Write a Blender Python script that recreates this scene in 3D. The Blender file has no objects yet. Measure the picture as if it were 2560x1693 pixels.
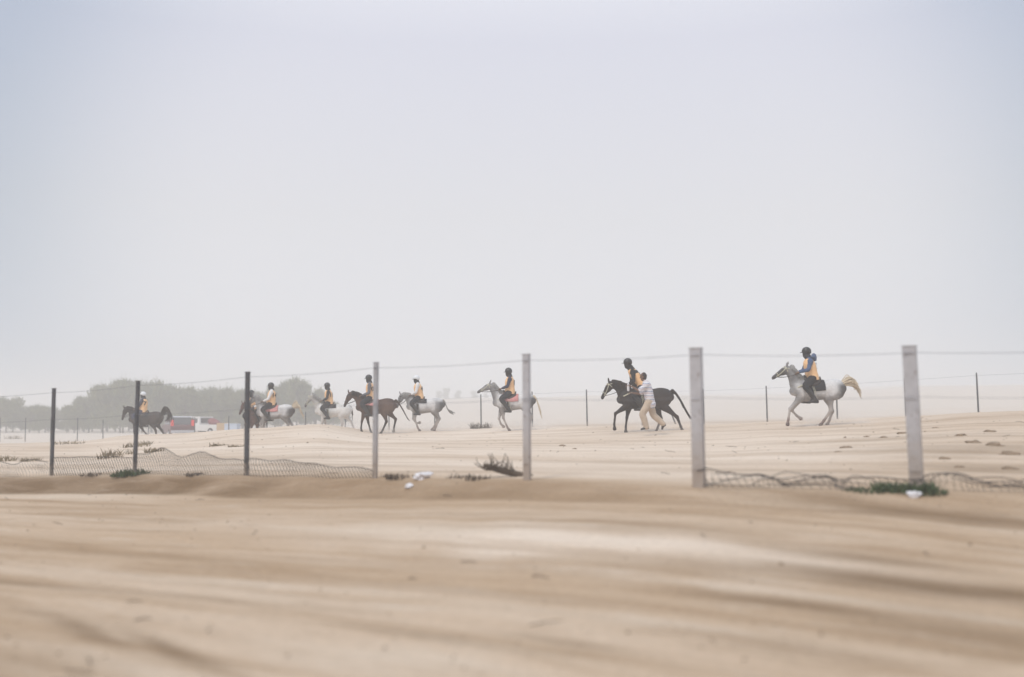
import bpy, bmesh, math, random
from mathutils import Vector, Matrix, noise
R = math.radians
random.seed(7)
S = bpy.context.scene
COL = S.collection

# ---------------------------------------------------------------- camera
W, H, F = 1024.0, 677.0, 995.0
YH = 418.0                                   # picture row of the true horizon
PITCH = math.atan((YH - H / 2) / F)
cam_d = bpy.data.cameras.new('camera')
cam = bpy.data.objects.new('camera', cam_d); COL.objects.link(cam)
cam_d.sensor_width = 36.0; cam_d.lens = 36.0 * F / W
cam.location = (0, 0, 0)
cam.rotation_euler = (R(90) + PITCH, 0, 0)
cam_d.clip_start = 0.1; cam_d.clip_end = 9000
cam_d.dof.use_dof = True
cam_d.dof.focus_distance = 40.0
cam_d.dof.aperture_fstop = cam_d.lens / 1000.0 / 0.080
S.camera = cam

# ---------------------------------------------------------------- world, sun, exposure
SUN_EL, SUN_AZ = 52.0, 215.0
world = bpy.data.worlds.new('World'); S.world = world; world.use_nodes = True
nt = world.node_tree; nt.nodes.clear()
def N(nt, t, **kw):
    n = nt.nodes.new(t)
    for k, v in kw.items(): setattr(n, k, v)
    return n
out = N(nt, 'ShaderNodeOutputWorld'); bg = N(nt, 'ShaderNodeBackground')
sky = N(nt, 'ShaderNodeTexSky', sky_type='NISHITA', sun_disc=False, sun_elevation=R(SUN_EL), sun_rotation=R(SUN_AZ), dust_density=8.0, air_density=1.2, ozone_density=1.0, altitude=0)
tc = N(nt, 'ShaderNodeTexCoord')
sep = N(nt, 'ShaderNodeSeparateXYZ'); nt.links.new(tc.outputs['Generated'], sep.inputs[0])
# veil of dusty high cloud: brighter overhead, pale blue-grey low down
ramp = N(nt, 'ShaderNodeValToRGB')
r = ramp.color_ramp
r.elements[0].position = 0.0; r.elements[0].color = (.86, .86, .875, 1)
r.elements[1].position = 1.0; r.elements[1].color = (1.25, 1.24, 1.25, 1)
e = r.elements.new(0.09); e.color = (.765, .775, .82, 1)
e = r.elements.new(0.20); e.color = (.735, .738, .775, 1)
e = r.elements.new(0.36); e.color = (.695, .705, .79, 1)
e = r.elements.new(0.55); e.color = (.98, .99, 1.04, 1)
nt.links.new(sep.outputs['Z'], ramp.inputs[0])
# broad bright area of the veil to the north, bluer sky either side of it
dot = N(nt, 'ShaderNodeVectorMath', operation='DOT_PRODUCT')
nt.links.new(tc.outputs['Generated'], dot.inputs[0]); dot.inputs[1].default_value = Vector((0.02, 1, 0.16)).normalized()
mr = N(nt, 'ShaderNodeMapRange', interpolation_type='SMOOTHERSTEP'); nt.links.new(dot.outputs['Value'], mr.inputs['Value'])
mr.inputs['From Min'].default_value = 0.835; mr.inputs['From Max'].default_value = 0.972
wn = N(nt, 'ShaderNodeTexNoise'); wn.inputs['Scale'].default_value = 2.2; wn.inputs['Detail'].default_value = 2
nt.links.new(tc.outputs['Generated'], wn.inputs['Vector'])
veil = N(nt, 'ShaderNodeMix', data_type='RGBA', blend_type='MULTIPLY'); veil.inputs['Factor'].default_value = 1
edge = N(nt, 'ShaderNodeMix', data_type='RGBA')
edge.inputs['A'].default_value = (.60, .68, .76, 1); edge.inputs['B'].default_value = (1, 1, 1, 1)
nt.links.new(mr.outputs[0], edge.inputs['Factor'])
nt.links.new(ramp.outputs[0], veil.inputs['A']); nt.links.new(edge.outputs['Result'], veil.inputs['B'])
sc_ = N(nt, 'ShaderNodeVectorMath', operation='SCALE'); sc_.inputs['Scale'].default_value = 10.0
nt.links.new(veil.outputs['Result'], sc_.inputs[0])
mix = N(nt, 'ShaderNodeMix', data_type='RGBA'); mix.inputs['Factor'].default_value = 0.90
nt.links.new(sky.outputs[0], mix.inputs['A']); nt.links.new(sc_.outputs[0], mix.inputs['B'])
nt.links.new(mix.outputs['Result'], bg.inputs['Color']); bg.inputs['Strength'].default_value = 0.10
nt.links.new(bg.outputs[0], out.inputs[0])

sun_d = bpy.data.lights.new('sun', 'SUN'); sun_d.energy = 1.5; sun_d.angle = R(14); sun_d.color = (1, .95, .88)
sun = bpy.data.objects.new('sun', sun_d); COL.objects.link(sun)
az = R(SUN_AZ); el = R(SUN_EL)
to_sun = Vector((math.sin(az) * math.cos(el), math.cos(az) * math.cos(el), math.sin(el)))
sun.rotation_euler = to_sun.to_track_quat('Z', 'Y').to_euler()
S.view_settings.view_transform = 'Standard'; S.view_settings.look = 'None'
S.view_settings.exposure = 0.16; S.view_settings.gamma = 1.0; S.view_settings.use_curve_mapping = False
S.render.engine = 'CYCLES'
S.cycles.use_denoising = True
S.cycles.volume_bounces = 6
S.cycles.volume_step_rate = 4.0
S.cycles.max_bounces = 8

# ---------------------------------------------------------------- helpers
CP, SP = math.cos(PITCH), math.sin(PITCH)
def ray(px, py):
    dx = (px - W / 2) / F; dy = (H / 2 - py) / F
    return Vector((dx, CP - dy * SP, SP + dy * CP))
def at(px, py, Y):                            # the point on picture position px, py at distance Y
    d = ray(px, py); return d * (Y / d.y)
def zrow(py, Y): return at(W / 2, py, Y).z

def props(o, label=None, cat=None, group=None, kind=None):
    if label: o['label'] = label
    if cat: o['category'] = cat
    if group: o['group'] = group
    if kind: o['kind'] = kind
    return o
def link(name, me, mat=None, parent=None, loc=None, rz=None):
    o = bpy.data.objects.new(name, me); COL.objects.link(o)
    if mat is not None and me is not None:
        me.materials.clear(); me.materials.append(mat)
    if parent is not None: o.parent = parent
    if loc is not None: o.location = loc
    if rz is not None: o.rotation_euler = (0, 0, rz)
    return o
def empty(name, loc=(0, 0, 0), rz=0):
    o = bpy.data.objects.new(name, None); COL.objects.link(o); o.location = loc; o.rotation_euler = (0, 0, rz)
    o.empty_display_size = .2
    return o
def mesh_from(bm, smooth=True):
    me = bpy.data.meshes.new('m'); bm.to_mesh(me); bm.free()
    if smooth:
        for p in me.polygons: p.use_smooth = True
    return me
def catmull(pts, n):
    out = []
    m = len(pts)
    for i in range(m - 1):
        p0 = pts[max(i - 1, 0)]; p1 = pts[i]; p2 = pts[i + 1]; p3 = pts[min(i + 2, m - 1)]
        for k in range(n):
            t = k / n
            out.append(tuple(0.5 * (2 * b + (c - a) * t + (2 * a - 5 * b + 4 * c - d) * t * t + (3 * b - a - 3 * c + d) * t ** 3)
                             for a, b, c, d in zip(p0, p1, p2, p3)))
    out.append(tuple(pts[-1])); return out
def tube(bm, pts, n=3, seg=12, lat=Vector((0, 1, 0)), cap=True, closed=True):
    """pts: (x, y, z, r_lateral, r_inplane); closed elliptical tube with rounded ends"""
    P = [tuple(p) if len(p) == 5 else tuple(p) + (p[3],) for p in pts]
    P = catmull(P, n) if n > 1 else P
    C = [Vector(p[:3]) for p in P]; rl = [max(p[3], .0015) for p in P]; ri = [max(p[4], .0015) for p in P]
    T = []
    for i in range(len(C)):
        t = C[min(i + 1, len(C) - 1)] - C[max(i - 1, 0)]
        T.append(t.normalized() if t.length > 1e-9 else Vector((0, 0, 1)))
    if cap:
        a = min(rl[0], ri[0]); b = min(rl[-1], ri[-1])
        def ext(c, t, l, i_, s, d):
            res = []
            for k in (.45, .8, .97):
                res.append((c + t * s * d * k * .9, l * math.sqrt(1 - k * k), i_ * math.sqrt(1 - k * k)))
            return res
        st = ext(C[0], T[0], rl[0], ri[0], -1, a); en = ext(C[-1], T[-1], rl[-1], ri[-1], 1, b)
        C = [s[0] for s in reversed(st)] + C + [s[0] for s in en]
        rl = [s[1] for s in reversed(st)] + rl + [s[1] for s in en]
        ri = [s[2] for s in reversed(st)] + ri + [s[2] for s in en]
        T = [T[0]] * 3 + T + [T[-1]] * 3
    rings = []
    for c, t, a, b in zip(C, T, rl, ri):
        l = lat - t * lat.dot(t)
        if l.length < .05:
            l = Vector((1, 0, 0)) - t * t.x
        l.normalize(); u = t.cross(l)
        rings.append([bm.verts.new(c + l * (a * math.cos(k * 2 * math.pi / seg)) + u * (b * math.sin(k * 2 * math.pi / seg))) for k in range(seg)])
    for i in range(len(rings) - 1):
        for k in range(seg):
            bm.faces.new((rings[i][k], rings[i][(k + 1) % seg], rings[i + 1][(k + 1) % seg], rings[i + 1][k]))
    if closed:
        bm.faces.new(list(reversed(rings[0]))); bm.faces.new(rings[-1])
def box(bm, c, s, rot=None):
    m = Matrix.Translation(Vector(c)) @ (rot.to_4x4() if rot is not None else Matrix.Identity(4)) @ Matrix.Diagonal((s[0], s[1], s[2], 1))
    return bmesh.ops.create_cube(bm, size=1.0, matrix=m)['verts']
def bevel(bm, w, seg=2):
    bmesh.ops.bevel(bm, geom=list(bm.edges), offset=w, segments=seg, affect='EDGES', profile=.6)
def remesh(bm, voxel, smooth=4, fac=.6):
    bmesh.ops.recalc_face_normals(bm, faces=bm.faces)
    me = bpy.data.meshes.new('tmp'); bm.to_mesh(me); bm.free()
    o = bpy.data.objects.new('tmp', me); COL.objects.link(o)
    m = o.modifiers.new('r', 'REMESH'); m.mode = 'VOXEL'; m.voxel_size = voxel; m.use_smooth_shade = True
    s = o.modifiers.new('s', 'SMOOTH'); s.iterations = smooth; s.factor = fac
    dg = bpy.context.evaluated_depsgraph_get(); dg.update()
    res = bpy.data.meshes.new_from_object(o.evaluated_get(dg))
    bpy.data.objects.remove(o); bpy.data.meshes.remove(me)
    for p in res.polygons: p.use_smooth = True
    return res
def append_tubes(me, fn):
    bm = bmesh.new(); bm.from_mesh(me); fn(bm)
    bm.to_mesh(me); bm.free()
    for p in me.polygons: p.use_smooth = True
    return me
def paint(me, fn):
    a = me.color_attributes.new('Col', 'FLOAT_COLOR', 'POINT')
    for i, v in enumerate(me.vertices):
        c = fn(v.co); a.data[i].color = (c[0], c[1], c[2], 1)
def lerp(a, b, t): return tuple(x + (y - x) * t for x, y in zip(a, b))
def clamp(x, a=0., b=1.): return max(a, min(b, x))
def sstep(x, a, b):
    t = clamp((x - a) / (b - a)); return t * t * (3 - 2 * t)
def nz(p, s=1.0): return noise.noise(Vector(p) * s)

# ---------------------------------------------------------------- materials
def mat(name, color, rough=.8, metal=0, bump=0, bscale=30, var=0, attr=False, spec=.3, sheen=0, emis=None):
    m = bpy.data.materials.new(name); m.use_nodes = True; t = m.node_tree; b = t.nodes['Principled BSDF']
    b.inputs['Roughness'].default_value = rough; b.inputs['Metallic'].default_value = metal
    b.inputs['Specular IOR Level'].default_value = spec
    if sheen: b.inputs['Sheen Weight'].default_value = sheen
    c = N(t, 'ShaderNodeTexCoord')
    n = N(t, 'ShaderNodeTexNoise'); n.inputs['Scale'].default_value = bscale; n.inputs['Detail'].default_value = 4
    t.links.new(c.outputs['Object'], n.inputs['Vector'])
    src = None
    if attr:
        a = N(t, 'ShaderNodeAttribute', attribute_name='Col'); src = a.outputs['Color']
    mx = N(t, 'ShaderNodeMix', data_type='RGBA', blend_type='MULTIPLY'); mx.inputs['Factor'].default_value = 1
    if src: t.links.new(src, mx.inputs['A'])
    else: mx.inputs['A'].default_value = (*color, 1)
    mp = N(t, 'ShaderNodeMapRange'); mp.inputs['To Min'].default_value = 1 - var; mp.inputs['To Max'].default_value = 1 + var
    mp.inputs['From Min'].default_value = .3; mp.inputs['From Max'].default_value = .7
    t.links.new(n.outputs[0], mp.inputs[0]); t.links.new(mp.outputs[0], mx.inputs['B'])
    t.links.new(mx.outputs['Result'], b.inputs['Base Color'])
    if bump:
        bp = N(t, 'ShaderNodeBump'); bp.inputs['Strength'].default_value = bump; bp.inputs['Distance'].default_value = .02
        t.links.new(n.outputs[0], bp.inputs['Height']); t.links.new(bp.outputs[0], b.inputs['Normal'])
    return m
M = {}
M['coat'] = mat('horse_coat', (1, 1, 1), .62, attr=True, var=.12, bscale=18, bump=.15, spec=.25)
M['skin'] = mat('person_skin', (1, 1, 1), .6, attr=True, var=.05, bscale=20)
M['vest'] = mat('vest_orange', (.86, .53, .28), .8, var=.10, bscale=14, bump=.4)
M['black_cloth'] = mat('black_cloth', (.022, .022, .026), .85, var=.2, bscale=14, bump=.4)
M['navy_cloth'] = mat('navy_cloth', (.03, .036, .07), .85, var=.2, bscale=14, bump=.4)
M['blue_cloth'] = mat('blue_cloth', (.065, .105, .205), .85, var=.2, bscale=14, bump=.4)
M['grey_cloth'] = mat('grey_cloth', (.12, .12, .14), .85, var=.2, bscale=14, bump=.4)
M['white_cloth'] = mat('white_cloth', (.72, .70, .70), .85, var=.08, bscale=14, bump=.4)
M['beige_cloth'] = mat('beige_cloth', (.50, .40, .31), .85, var=.10, bscale=9, bump=.5)
M['pink_cloth'] = mat('pink_cloth', (.62, .27, .26), .85, var=.08, bscale=14, bump=.3)
M['red_cloth'] = mat('red_cloth', (.28, .10, .11), .85, var=.15, bscale=14, bump=.3)
M['leather'] = mat('dark_leather', (.03, .02, .016), .45, var=.2, spec=.4)
M['boot'] = mat('boot_leather', (.02, .017, .016), .4, var=.2, spec=.5)
M['strap'] = mat('pale_strap', (.55, .53, .42), .6, var=.1)
M['helmet_black'] = mat('helmet_black', (.018, .018, .02), .35, spec=.5)
M['helmet_white'] = mat('helmet_white', (.72, .74, .76), .3, spec=.5)
M['steel'] = mat('stirrup_steel', (.5, .5, .5), .3, metal=1)
M['post'] = mat('post_steel', (.07, .072, .082), .6, var=.25, bscale=6, spec=.4)
M['post_mid'] = mat('post_blur_grey', (.36, .36, .385), .75, var=.15, bscale=6)
M['post_pale'] = mat('post_pale', (.45, .44, .46), .8, var=.12, bscale=6)  # mid and pale greys: motion smear of thin dark posts put into colour
def stain(mt, zt):
    t = mt.node_tree; b = t.nodes['Principled BSDF']; src = b.inputs['Base Color'].links[0].from_socket
    c = N(t, 'ShaderNodeTexCoord'); sp = N(t, 'ShaderNodeSeparateXYZ'); t.links.new(c.outputs['Object'], sp.inputs[0])
    n = N(t, 'ShaderNodeTexNoise'); n.inputs['Scale'].default_value = 7; n.inputs['Detail'].default_value = 5; t.links.new(c.outputs['Object'], n.inputs[0])
    a = N(t, 'ShaderNodeMath', operation='MULTIPLY_ADD'); t.links.new(n.outputs[0], a.inputs[0]); a.inputs[1].default_value = .9; t.links.new(sp.outputs['Z'], a.inputs[2])
    r_ = N(t, 'ShaderNodeMapRange', interpolation_type='SMOOTHSTEP'); t.links.new(a.outputs[0], r_.inputs[0]); r_.inputs['From Min'].default_value = .35; r_.inputs['From Max'].default_value = zt; r_.inputs['To Min'].default_value = .85; r_.inputs['To Max'].default_value = 0.
    q = N(t, 'ShaderNodeMix', data_type='RGBA'); t.links.new(r_.outputs[0], q.inputs['Factor']); t.links.new(src, q.inputs['A']); q.inputs['B'].default_value = (.34, .27, .215, 1)
    n2 = N(t, 'ShaderNodeTexNoise'); n2.inputs['Scale'].default_value = 16; n2.inputs['Detail'].default_value = 5; t.links.new(c.outputs['Object'], n2.inputs[0])
    r2 = N(t, 'ShaderNodeMapRange'); t.links.new(n2.outputs[0], r2.inputs[0]); r2.inputs['From Min'].default_value = .60; r2.inputs['From Max'].default_value = .72; r2.inputs['To Max'].default_value = .6
    q2 = N(t, 'ShaderNodeMix', data_type='RGBA'); t.links.new(r2.outputs[0], q2.inputs['Factor']); t.links.new(q.outputs['Result'], q2.inputs['A']); q2.inputs['B'].default_value = (.16, .10, .07, 1)
    t.links.new(q2.outputs['Result'], b.inputs['Base Color'])
stain(M['post_mid'], 1.5); stain(M['post_pale'], 1.6); stain(M['post'], .8)
M['wire'] = mat('fence_wire', (.20, .20, .22), .5, metal=.4, var=.2)
M['mesh_wire'] = mat('mesh_wire', (.05, .046, .045), .6, var=.2)
M['hair_dark'] = mat('hair_dark', (.022, .015, .012), .7, var=.3, bscale=25)
M['hair_brown'] = mat('hair_brown', (.05, .028, .02), .7, var=.3, bscale=25)
M['hair_grey'] = mat('hair_grey', (.30, .29, .28), .7, var=.3, bscale=25)
M['hair_cream'] = mat('hair_cream', (.62, .52, .39), .7, var=.15, bscale=25)
M['leaf'] = mat('tree_leaf', (.15, .16, .065), .8, var=.35, bscale=1.2)
M['bark'] = mat('tree_bark', (.12, .09, .07), .9, var=.2)
M['grass_green'] = mat('grass_green', (.07, .10, .045), .8, var=.3, bscale=5)
M['grass_dry'] = mat('grass_dry', (.22, .17, .10), .85, var=.3, bscale=5)
M['twig'] = mat('dry_twig', (.10, .075, .055), .9, var=.3, bscale=5)
M['clod'] = mat('earth_clod', (.24, .175, .12), .95, var=.2, bscale=8, bump=.5)
M['car_red'] = mat('paint_maroon', (.13, .055, .065), .35, spec=.5)
M['car_grey'] = mat('paint_silver', (.5, .5, .53), .35, spec=.5)
M['car_white'] = mat('paint_white', (.72, .70, .68), .35, spec=.5)
M['glass'] = mat('dark_glass', (.11, .11, .12), .1, spec=.6)
M['tyre'] = mat('tyre_rubber', (.02, .02, .02), .8)
M['tail_light'] = mat('tail_light_red', (.85, .06, .06), .25, spec=.6)
M['orange_box'] = mat('orange_plastic', (.58, .42, .27), .5)
M['blue_box'] = mat('pale_blue_plastic', (.50, .56, .66), .5)
M['litter'] = mat('litter_plastic', (.72, .70, .72), .4, var=.05)
M['ink'] = mat('number_ink', (.02, .015, .015), .8)

# striped shirt
m = mat('striped_shirt', (.72, .72, .74), .85); t = m.node_tree; b = t.nodes['Principled BSDF']
c = N(t, 'ShaderNodeTexCoord'); s = N(t, 'ShaderNodeSeparateXYZ'); t.links.new(c.outputs['Object'], s.inputs[0])
no = N(t, 'ShaderNodeTexNoise'); no.inputs['Scale'].default_value = 5; t.links.new(c.outputs['Object'], no.inputs[0])
ad = N(t, 'ShaderNodeMath', operation='MULTIPLY_ADD'); t.links.new(no.outputs[0], ad.inputs[0]); ad.inputs[1].default_value = .10; t.links.new(s.outputs['Z'], ad.inputs[2])
mu = N(t, 'ShaderNodeMath', operation='MULTIPLY'); mu.inputs[1].default_value = 8.0; t.links.new(ad.outputs[0], mu.inputs[0])
fr = N(t, 'ShaderNodeMath', operation='FRACT'); t.links.new(mu.outputs[0], fr.inputs[0])
cr = N(t, 'ShaderNodeValToRGB'); cr.color_ramp.interpolation = 'LINEAR'
cr.color_ramp.elements[0].position = 0; cr.color_ramp.elements[0].color = (.10, .13, .27, 1)
cr.color_ramp.elements[1].position = .30; cr.color_ramp.elements[1].color = (.74, .73, .76, 1)
e = cr.color_ramp.elements.new(.62); e.color = (.70, .68, .72, 1)
e = cr.color_ramp.elements.new(.75); e.color = (.45, .32, .33, 1)
e = cr.color_ramp.elements.new(.9); e.color = (.74, .73, .76, 1)
t.links.new(fr.outputs[0], cr.inputs[0]); t.links.new(cr.outputs[0], b.inputs['Base Color']); M['stripes'] = m

# sand: streaks of paler and browner sand drawn out along the track by wheels and wind
FD = Vector((15.9, -8.9, 0)).normalized()          # direction the fence and the track run
FA = math.atan2(FD.y, FD.x)
m = bpy.data.materials.new('sand'); m.use_nodes = True; t = m.node_tree; b = t.nodes['Principled BSDF']
b.inputs['Roughness'].default_value = .95; b.inputs['Specular IOR Level'].default_value = .1
g = N(t, 'ShaderNodeNewGeometry')
mp = N(t, 'ShaderNodeMapping', vector_type='POINT'); mp.inputs['Rotation'].default_value = (0, 0, -FA)
t.links.new(g.outputs['Position'], mp.inputs['Vector'])
def stretch(sx, sy, scale, detail, rough=.55, dist=0.0):
    q = N(t, 'ShaderNodeMapping'); q.inputs['Scale'].default_value = (sx, sy, .5); t.links.new(mp.outputs[0], q.inputs['Vector'])
    n = N(t, 'ShaderNodeTexNoise'); n.inputs['Scale'].default_value = scale; n.inputs['Detail'].default_value = detail
    n.inputs['Roughness'].default_value = rough; n.inputs['Distortion'].default_value = dist
    t.links.new(q.outputs[0], n.inputs['Vector']); return n.outputs[0]
def rng(v, a, b_, c_=0., d_=1.):
    q = N(t, 'ShaderNodeMapRange', interpolation_type='SMOOTHSTEP'); q.inputs['From Min'].default_value = a; q.inputs['From Max'].default_value = b_
    q.inputs['To Min'].default_value = c_; q.inputs['To Max'].default_value = d_; t.links.new(v, q.inputs['Value']); return q.outputs[0]
def mixc(f, a, b_):
    q = N(t, 'ShaderNodeMix', data_type='RGBA'); t.links.new(f, q.inputs['Factor'])
    for k, v in (('A', a), ('B', b_)):
        if isinstance(v, tuple): q.inputs[k].default_value = (*v, 1)
        else: t.links.new(v, q.inputs[k])
    return q.outputs['Result']
def mul(a, b_):
    q = N(t, 'ShaderNodeMath', operation='MULTIPLY'); 
    for i, v in enumerate((a, b_)):
        if isinstance(v, (int, float)): q.inputs[i].default_value = v
        else: t.links.new(v, q.inputs[i])
    return q.outputs[0]
big = stretch(.05, .22, 1.0, 3, .5, .4)
midn = stretch(.22, 1.5, 1.0, 5, .62, .6)
fine = stretch(.9, 4.5, 1.0, 6, .68, .4)
thin = stretch(.30, 8.5, 1.0, 5, .7, .3)
grain = stretch(3, 3, 4.0, 5, .75)
speck = stretch(1, 1.6, 9.0, 3, .8)
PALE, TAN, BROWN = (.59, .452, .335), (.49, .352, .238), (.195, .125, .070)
c1 = mixc(rng(big, .36, .66), PALE, TAN)
c2 = mixc(mul(rng(midn, .52, .70), .60), c1, (.40, .275, .175))
c3a = mixc(mul(rng(fine, .55, .74), .50), c2, (.34, .225, .135))
c3 = mixc(mul(mul(rng(thin, .56, .74), rng(big, .3, .6, .5, 1.)), .75), c3a, (.33, .22, .135))
c3b = mixc(mul(rng(fine, .45, .28), .40), c3, (.66, .575, .49))
c4 = mixc(mul(rng(speck, .66, .76), .25), c3b, (.24, .17, .115))
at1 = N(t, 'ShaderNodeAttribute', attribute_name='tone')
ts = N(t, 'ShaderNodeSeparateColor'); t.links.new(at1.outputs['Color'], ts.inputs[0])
streak = stretch(.11, 1.0, 1.0, 4, .55, .5)
streak2 = stretch(.16, 1.7, 1.0, 4, .6, .4)
c4b = mixc(mul(rng(streak, .47, .66), .55), c4, (.375, .250, .150))
c4c = mixc(mul(rng(streak, .46, .30), .55), c4b, (.65, .54, .435))
c4d = mixc(mul(rng(streak2, .50, .68), .50), c4c, (.33, .215, .125))
c5 = mixc(mul(ts.outputs[1], rng(streak2, .66, .42, .55, 1.)), c4d, (.765, .645, .540))
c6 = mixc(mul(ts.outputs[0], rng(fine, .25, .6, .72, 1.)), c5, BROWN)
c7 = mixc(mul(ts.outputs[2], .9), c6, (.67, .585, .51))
gr = N(t, 'ShaderNodeMix', data_type='RGBA', blend_type='MULTIPLY'); gr.inputs['Factor'].default_value = 1
t.links.new(c7, gr.inputs['A']); t.links.new(rng(grain, .2, .8, .88, 1.08), gr.inputs['B'])
t.links.new(gr.outputs['Result'], b.inputs['Base Color'])
bp = N(t, 'ShaderNodeBump'); bp.inputs['Strength'].default_value = .55; bp.inputs['Distance'].default_value = .05
t.links.new(fine, bp.inputs['Height'])
bp2 = N(t, 'ShaderNodeBump'); bp2.inputs['Strength'].default_value = .8; bp2.inputs['Distance'].default_value = .02
t.links.new(grain, bp2.inputs['Height']); t.links.new(bp.outputs[0], bp2.inputs['Normal']); t.links.new(bp2.outputs[0], b.inputs['Normal'])
M['sand'] = m

# ---------------------------------------------------------------- terrain
# per picture column: road edge, fence line, slope, crest, behind the crest, far fence, flat, rise, far
COLS = [  # px, then (Y, row) pairs
 (-400, (30, 475), (33, 468), (42, 455), (56, 446), (66, 447), (95, 441), (160, 434), (300, 428), (1200, 420)),
 (0,    (21.9, 494), (23.3, 476.5), (34, 458), (50, 443.5), (58, 446), (84, 442), (160, 432.5), (300, 426), (1200, 420)),
 (79,   (21.1, 494), (22.2, 475.5), (34, 456), (50, 441.5), (58, 444), (82, 441.6), (160, 432.5), (300, 426), (1200, 420)),
 (138,  (20.2, 494.5), (21.4, 474.3), (33, 453), (52.5, 435), (57, 438), (78, 440), (160, 432.5), (300, 426), (1200, 420)),
 (175,  (19.6, 495), (20.6, 474.6), (32, 451), (52, 433.6), (56, 438), (76, 438), (160, 432), (300, 425), (1200, 420)),
 (250,  (18.2, 496.5), (19.3, 475), (31, 449), (44, 428), (49, 439.5), (72, 433), (150, 431), (300, 423), (1200, 419)),
 (320,  (17.4, 497.5), (18.3, 476), (29, 448), (43, 423.5), (48, 435), (68, 430), (150, 428), (280, 414), (1200, 409)),
 (380,  (16.6, 498), (17.5, 477), (28, 449), (46.5, 431), (50, 432), (66, 430), (140, 424), (260, 403), (1200, 400)),
 (450,  (15.6, 499), (16.6, 479), (27, 449), (46, 430.8), (50, 432), (64, 429), (130, 421), (260, 400), (1200, 398)),
 (527,  (14.7, 500), (15.7, 481), (26, 450), (43, 427.8), (47, 429), (61, 427), (120, 419), (260, 399), (1200, 398)),
 (610,  (14.0, 502), (14.9, 484), (25, 450), (40, 426.2), (44, 427.5), (58, 426), (120, 417), (260, 396), (1200, 395)),
 (700,  (13.3, 505), (14.2, 488), (24, 449), (38, 425), (42, 426), (56, 424), (120, 415), (260, 395), (1200, 394)),
 (790,  (12.9, 509), (13.9, 489.5), (23, 446), (36.5, 421.3), (40, 423), (56, 422), (120, 412), (260, 394), (1200, 393)),
 (860,  (12.6, 512), (13.8, 490.5), (22, 444), (36, 418.8), (40, 422), (55, 421), (120, 410), (260, 388), (1200, 388)),
 (913,  (12.5, 515), (13.7, 491), (21.5, 442), (34, 416.8), (38, 421), (51, 420), (120, 408), (250, 384.5), (1200, 386)),
 (980,  (12.3, 519), (13.5, 492.5), (21, 441), (32, 412.8), (36, 420), (47, 419), (120, 407), (250, 384), (1200, 386)),
 (1024, (12.2, 521), (13.4, 493), (21, 440), (31, 411), (36, 420), (46, 418.5), (120, 406), (250, 383), (1200, 386)),
 (1500, (11.0, 535), (12.0, 500), (20, 440), (29, 410), (34, 420), (42, 418), (120, 404), (250, 380), (1200, 386)),
]
CZ = []
for c in COLS:
    CZ.append((c[0], [(-60., -1.72), (0., -1.72), (6.5, -1.70)] + [(Y, zrow(row, Y)) for Y, row in c[1:]] + [(6000., 2.0 if c[0] > 350 else -12.)]))
def profile(px):
    px = clamp(px, COLS[0][0], COLS[-1][0])
    for i in range(len(CZ) - 1):
        if px <= CZ[i + 1][0]: break
    a, b_ = CZ[i], CZ[i + 1]; t_ = (px - a[0]) / (b_[0] - a[0]); t_ = t_ * t_ * (3 - 2 * t_) * .6 + t_ * .4
    return [(p[0] + (q[0] - p[0]) * t_, p[1] + (q[1] - p[1]) * t_) for p, q in zip(a[1], b_[1])]
_pc = {}
def ground_z(X, Y, detail=True):
    px = W / 2 + F * X / max(Y, 3.0) * 1.0
    key = round(clamp(px, -400, 1500) * 2)
    pr = _pc.get(key)
    if pr is None: pr = _pc[key] = profile(key / 2)
    z = pr[-1][1]
    for i in range(len(pr) - 1):
        if Y <= pr[i + 1][0]:
            (y0, z0), (y1, z1) = pr[i], pr[i + 1]
            t_ = clamp((Y - y0) / (y1 - y0)); t2 = t_ * t_ * (3 - 2 * t_)
            k = .75 if i in (3,) else .35
            z = z0 + (z1 - z0) * (t_ * (1 - k) + t2 * k); break
    if detail:
        u = X * FD.x + Y * FD.y; v = -X * FD.y + Y * FD.x
        amp = clamp(Y / 8.) * (1 if Y < 60 else clamp(1 - (Y - 60) / 100))
        z += amp * .018 * noise.noise(Vector((u * .22, v * 1.1, 3.)))
        z += amp * .016 * noise.noise(Vector((u * .8, v * 1.9, 9.)))
        z += amp * .045 * noise.noise(Vector((u * .10, v * .35, 5.)))
        if Y > 150: z += 1.2 * noise.noise(Vector((X * .012, Y * .01, 1.))) * clamp((Y - 150) / 150) * (1 if X > -20 else .3)
    return z
def hit(px, py, y0=3., y1=400.):
    d = ray(px, py); d = d / d.y; Y = y0; st = .1
    while Y < y1:
        p = d * Y
        if ground_z(p.x, p.y) >= p.z: return Vector((p.x, p.y, ground_z(p.x, p.y)))
        Y += st; st = .1 if Y < 60 else .5
    return d * y1
def frange(a, b_, n): return [a + (b_ - a) * i / n for i in range(n)]
rows = frange(-60, 0, 8) + frange(0, 3, 8) + frange(3, 12, 150) + frange(12, 26, 150) + frange(26, 60, 130) + frange(60, 160, 60) + frange(160, 420, 60)
y_ = 420.
while y_ < 6500: rows.append(y_); y_ *= 1.09
rows.append(6500.)
NC = 400
acol = [.62 * q + (.9 * abs(q) ** 5) * (1 if q > 0 else -1) for q in [-1 + 2 * i / NC for i in range(NC + 1)]]
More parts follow.
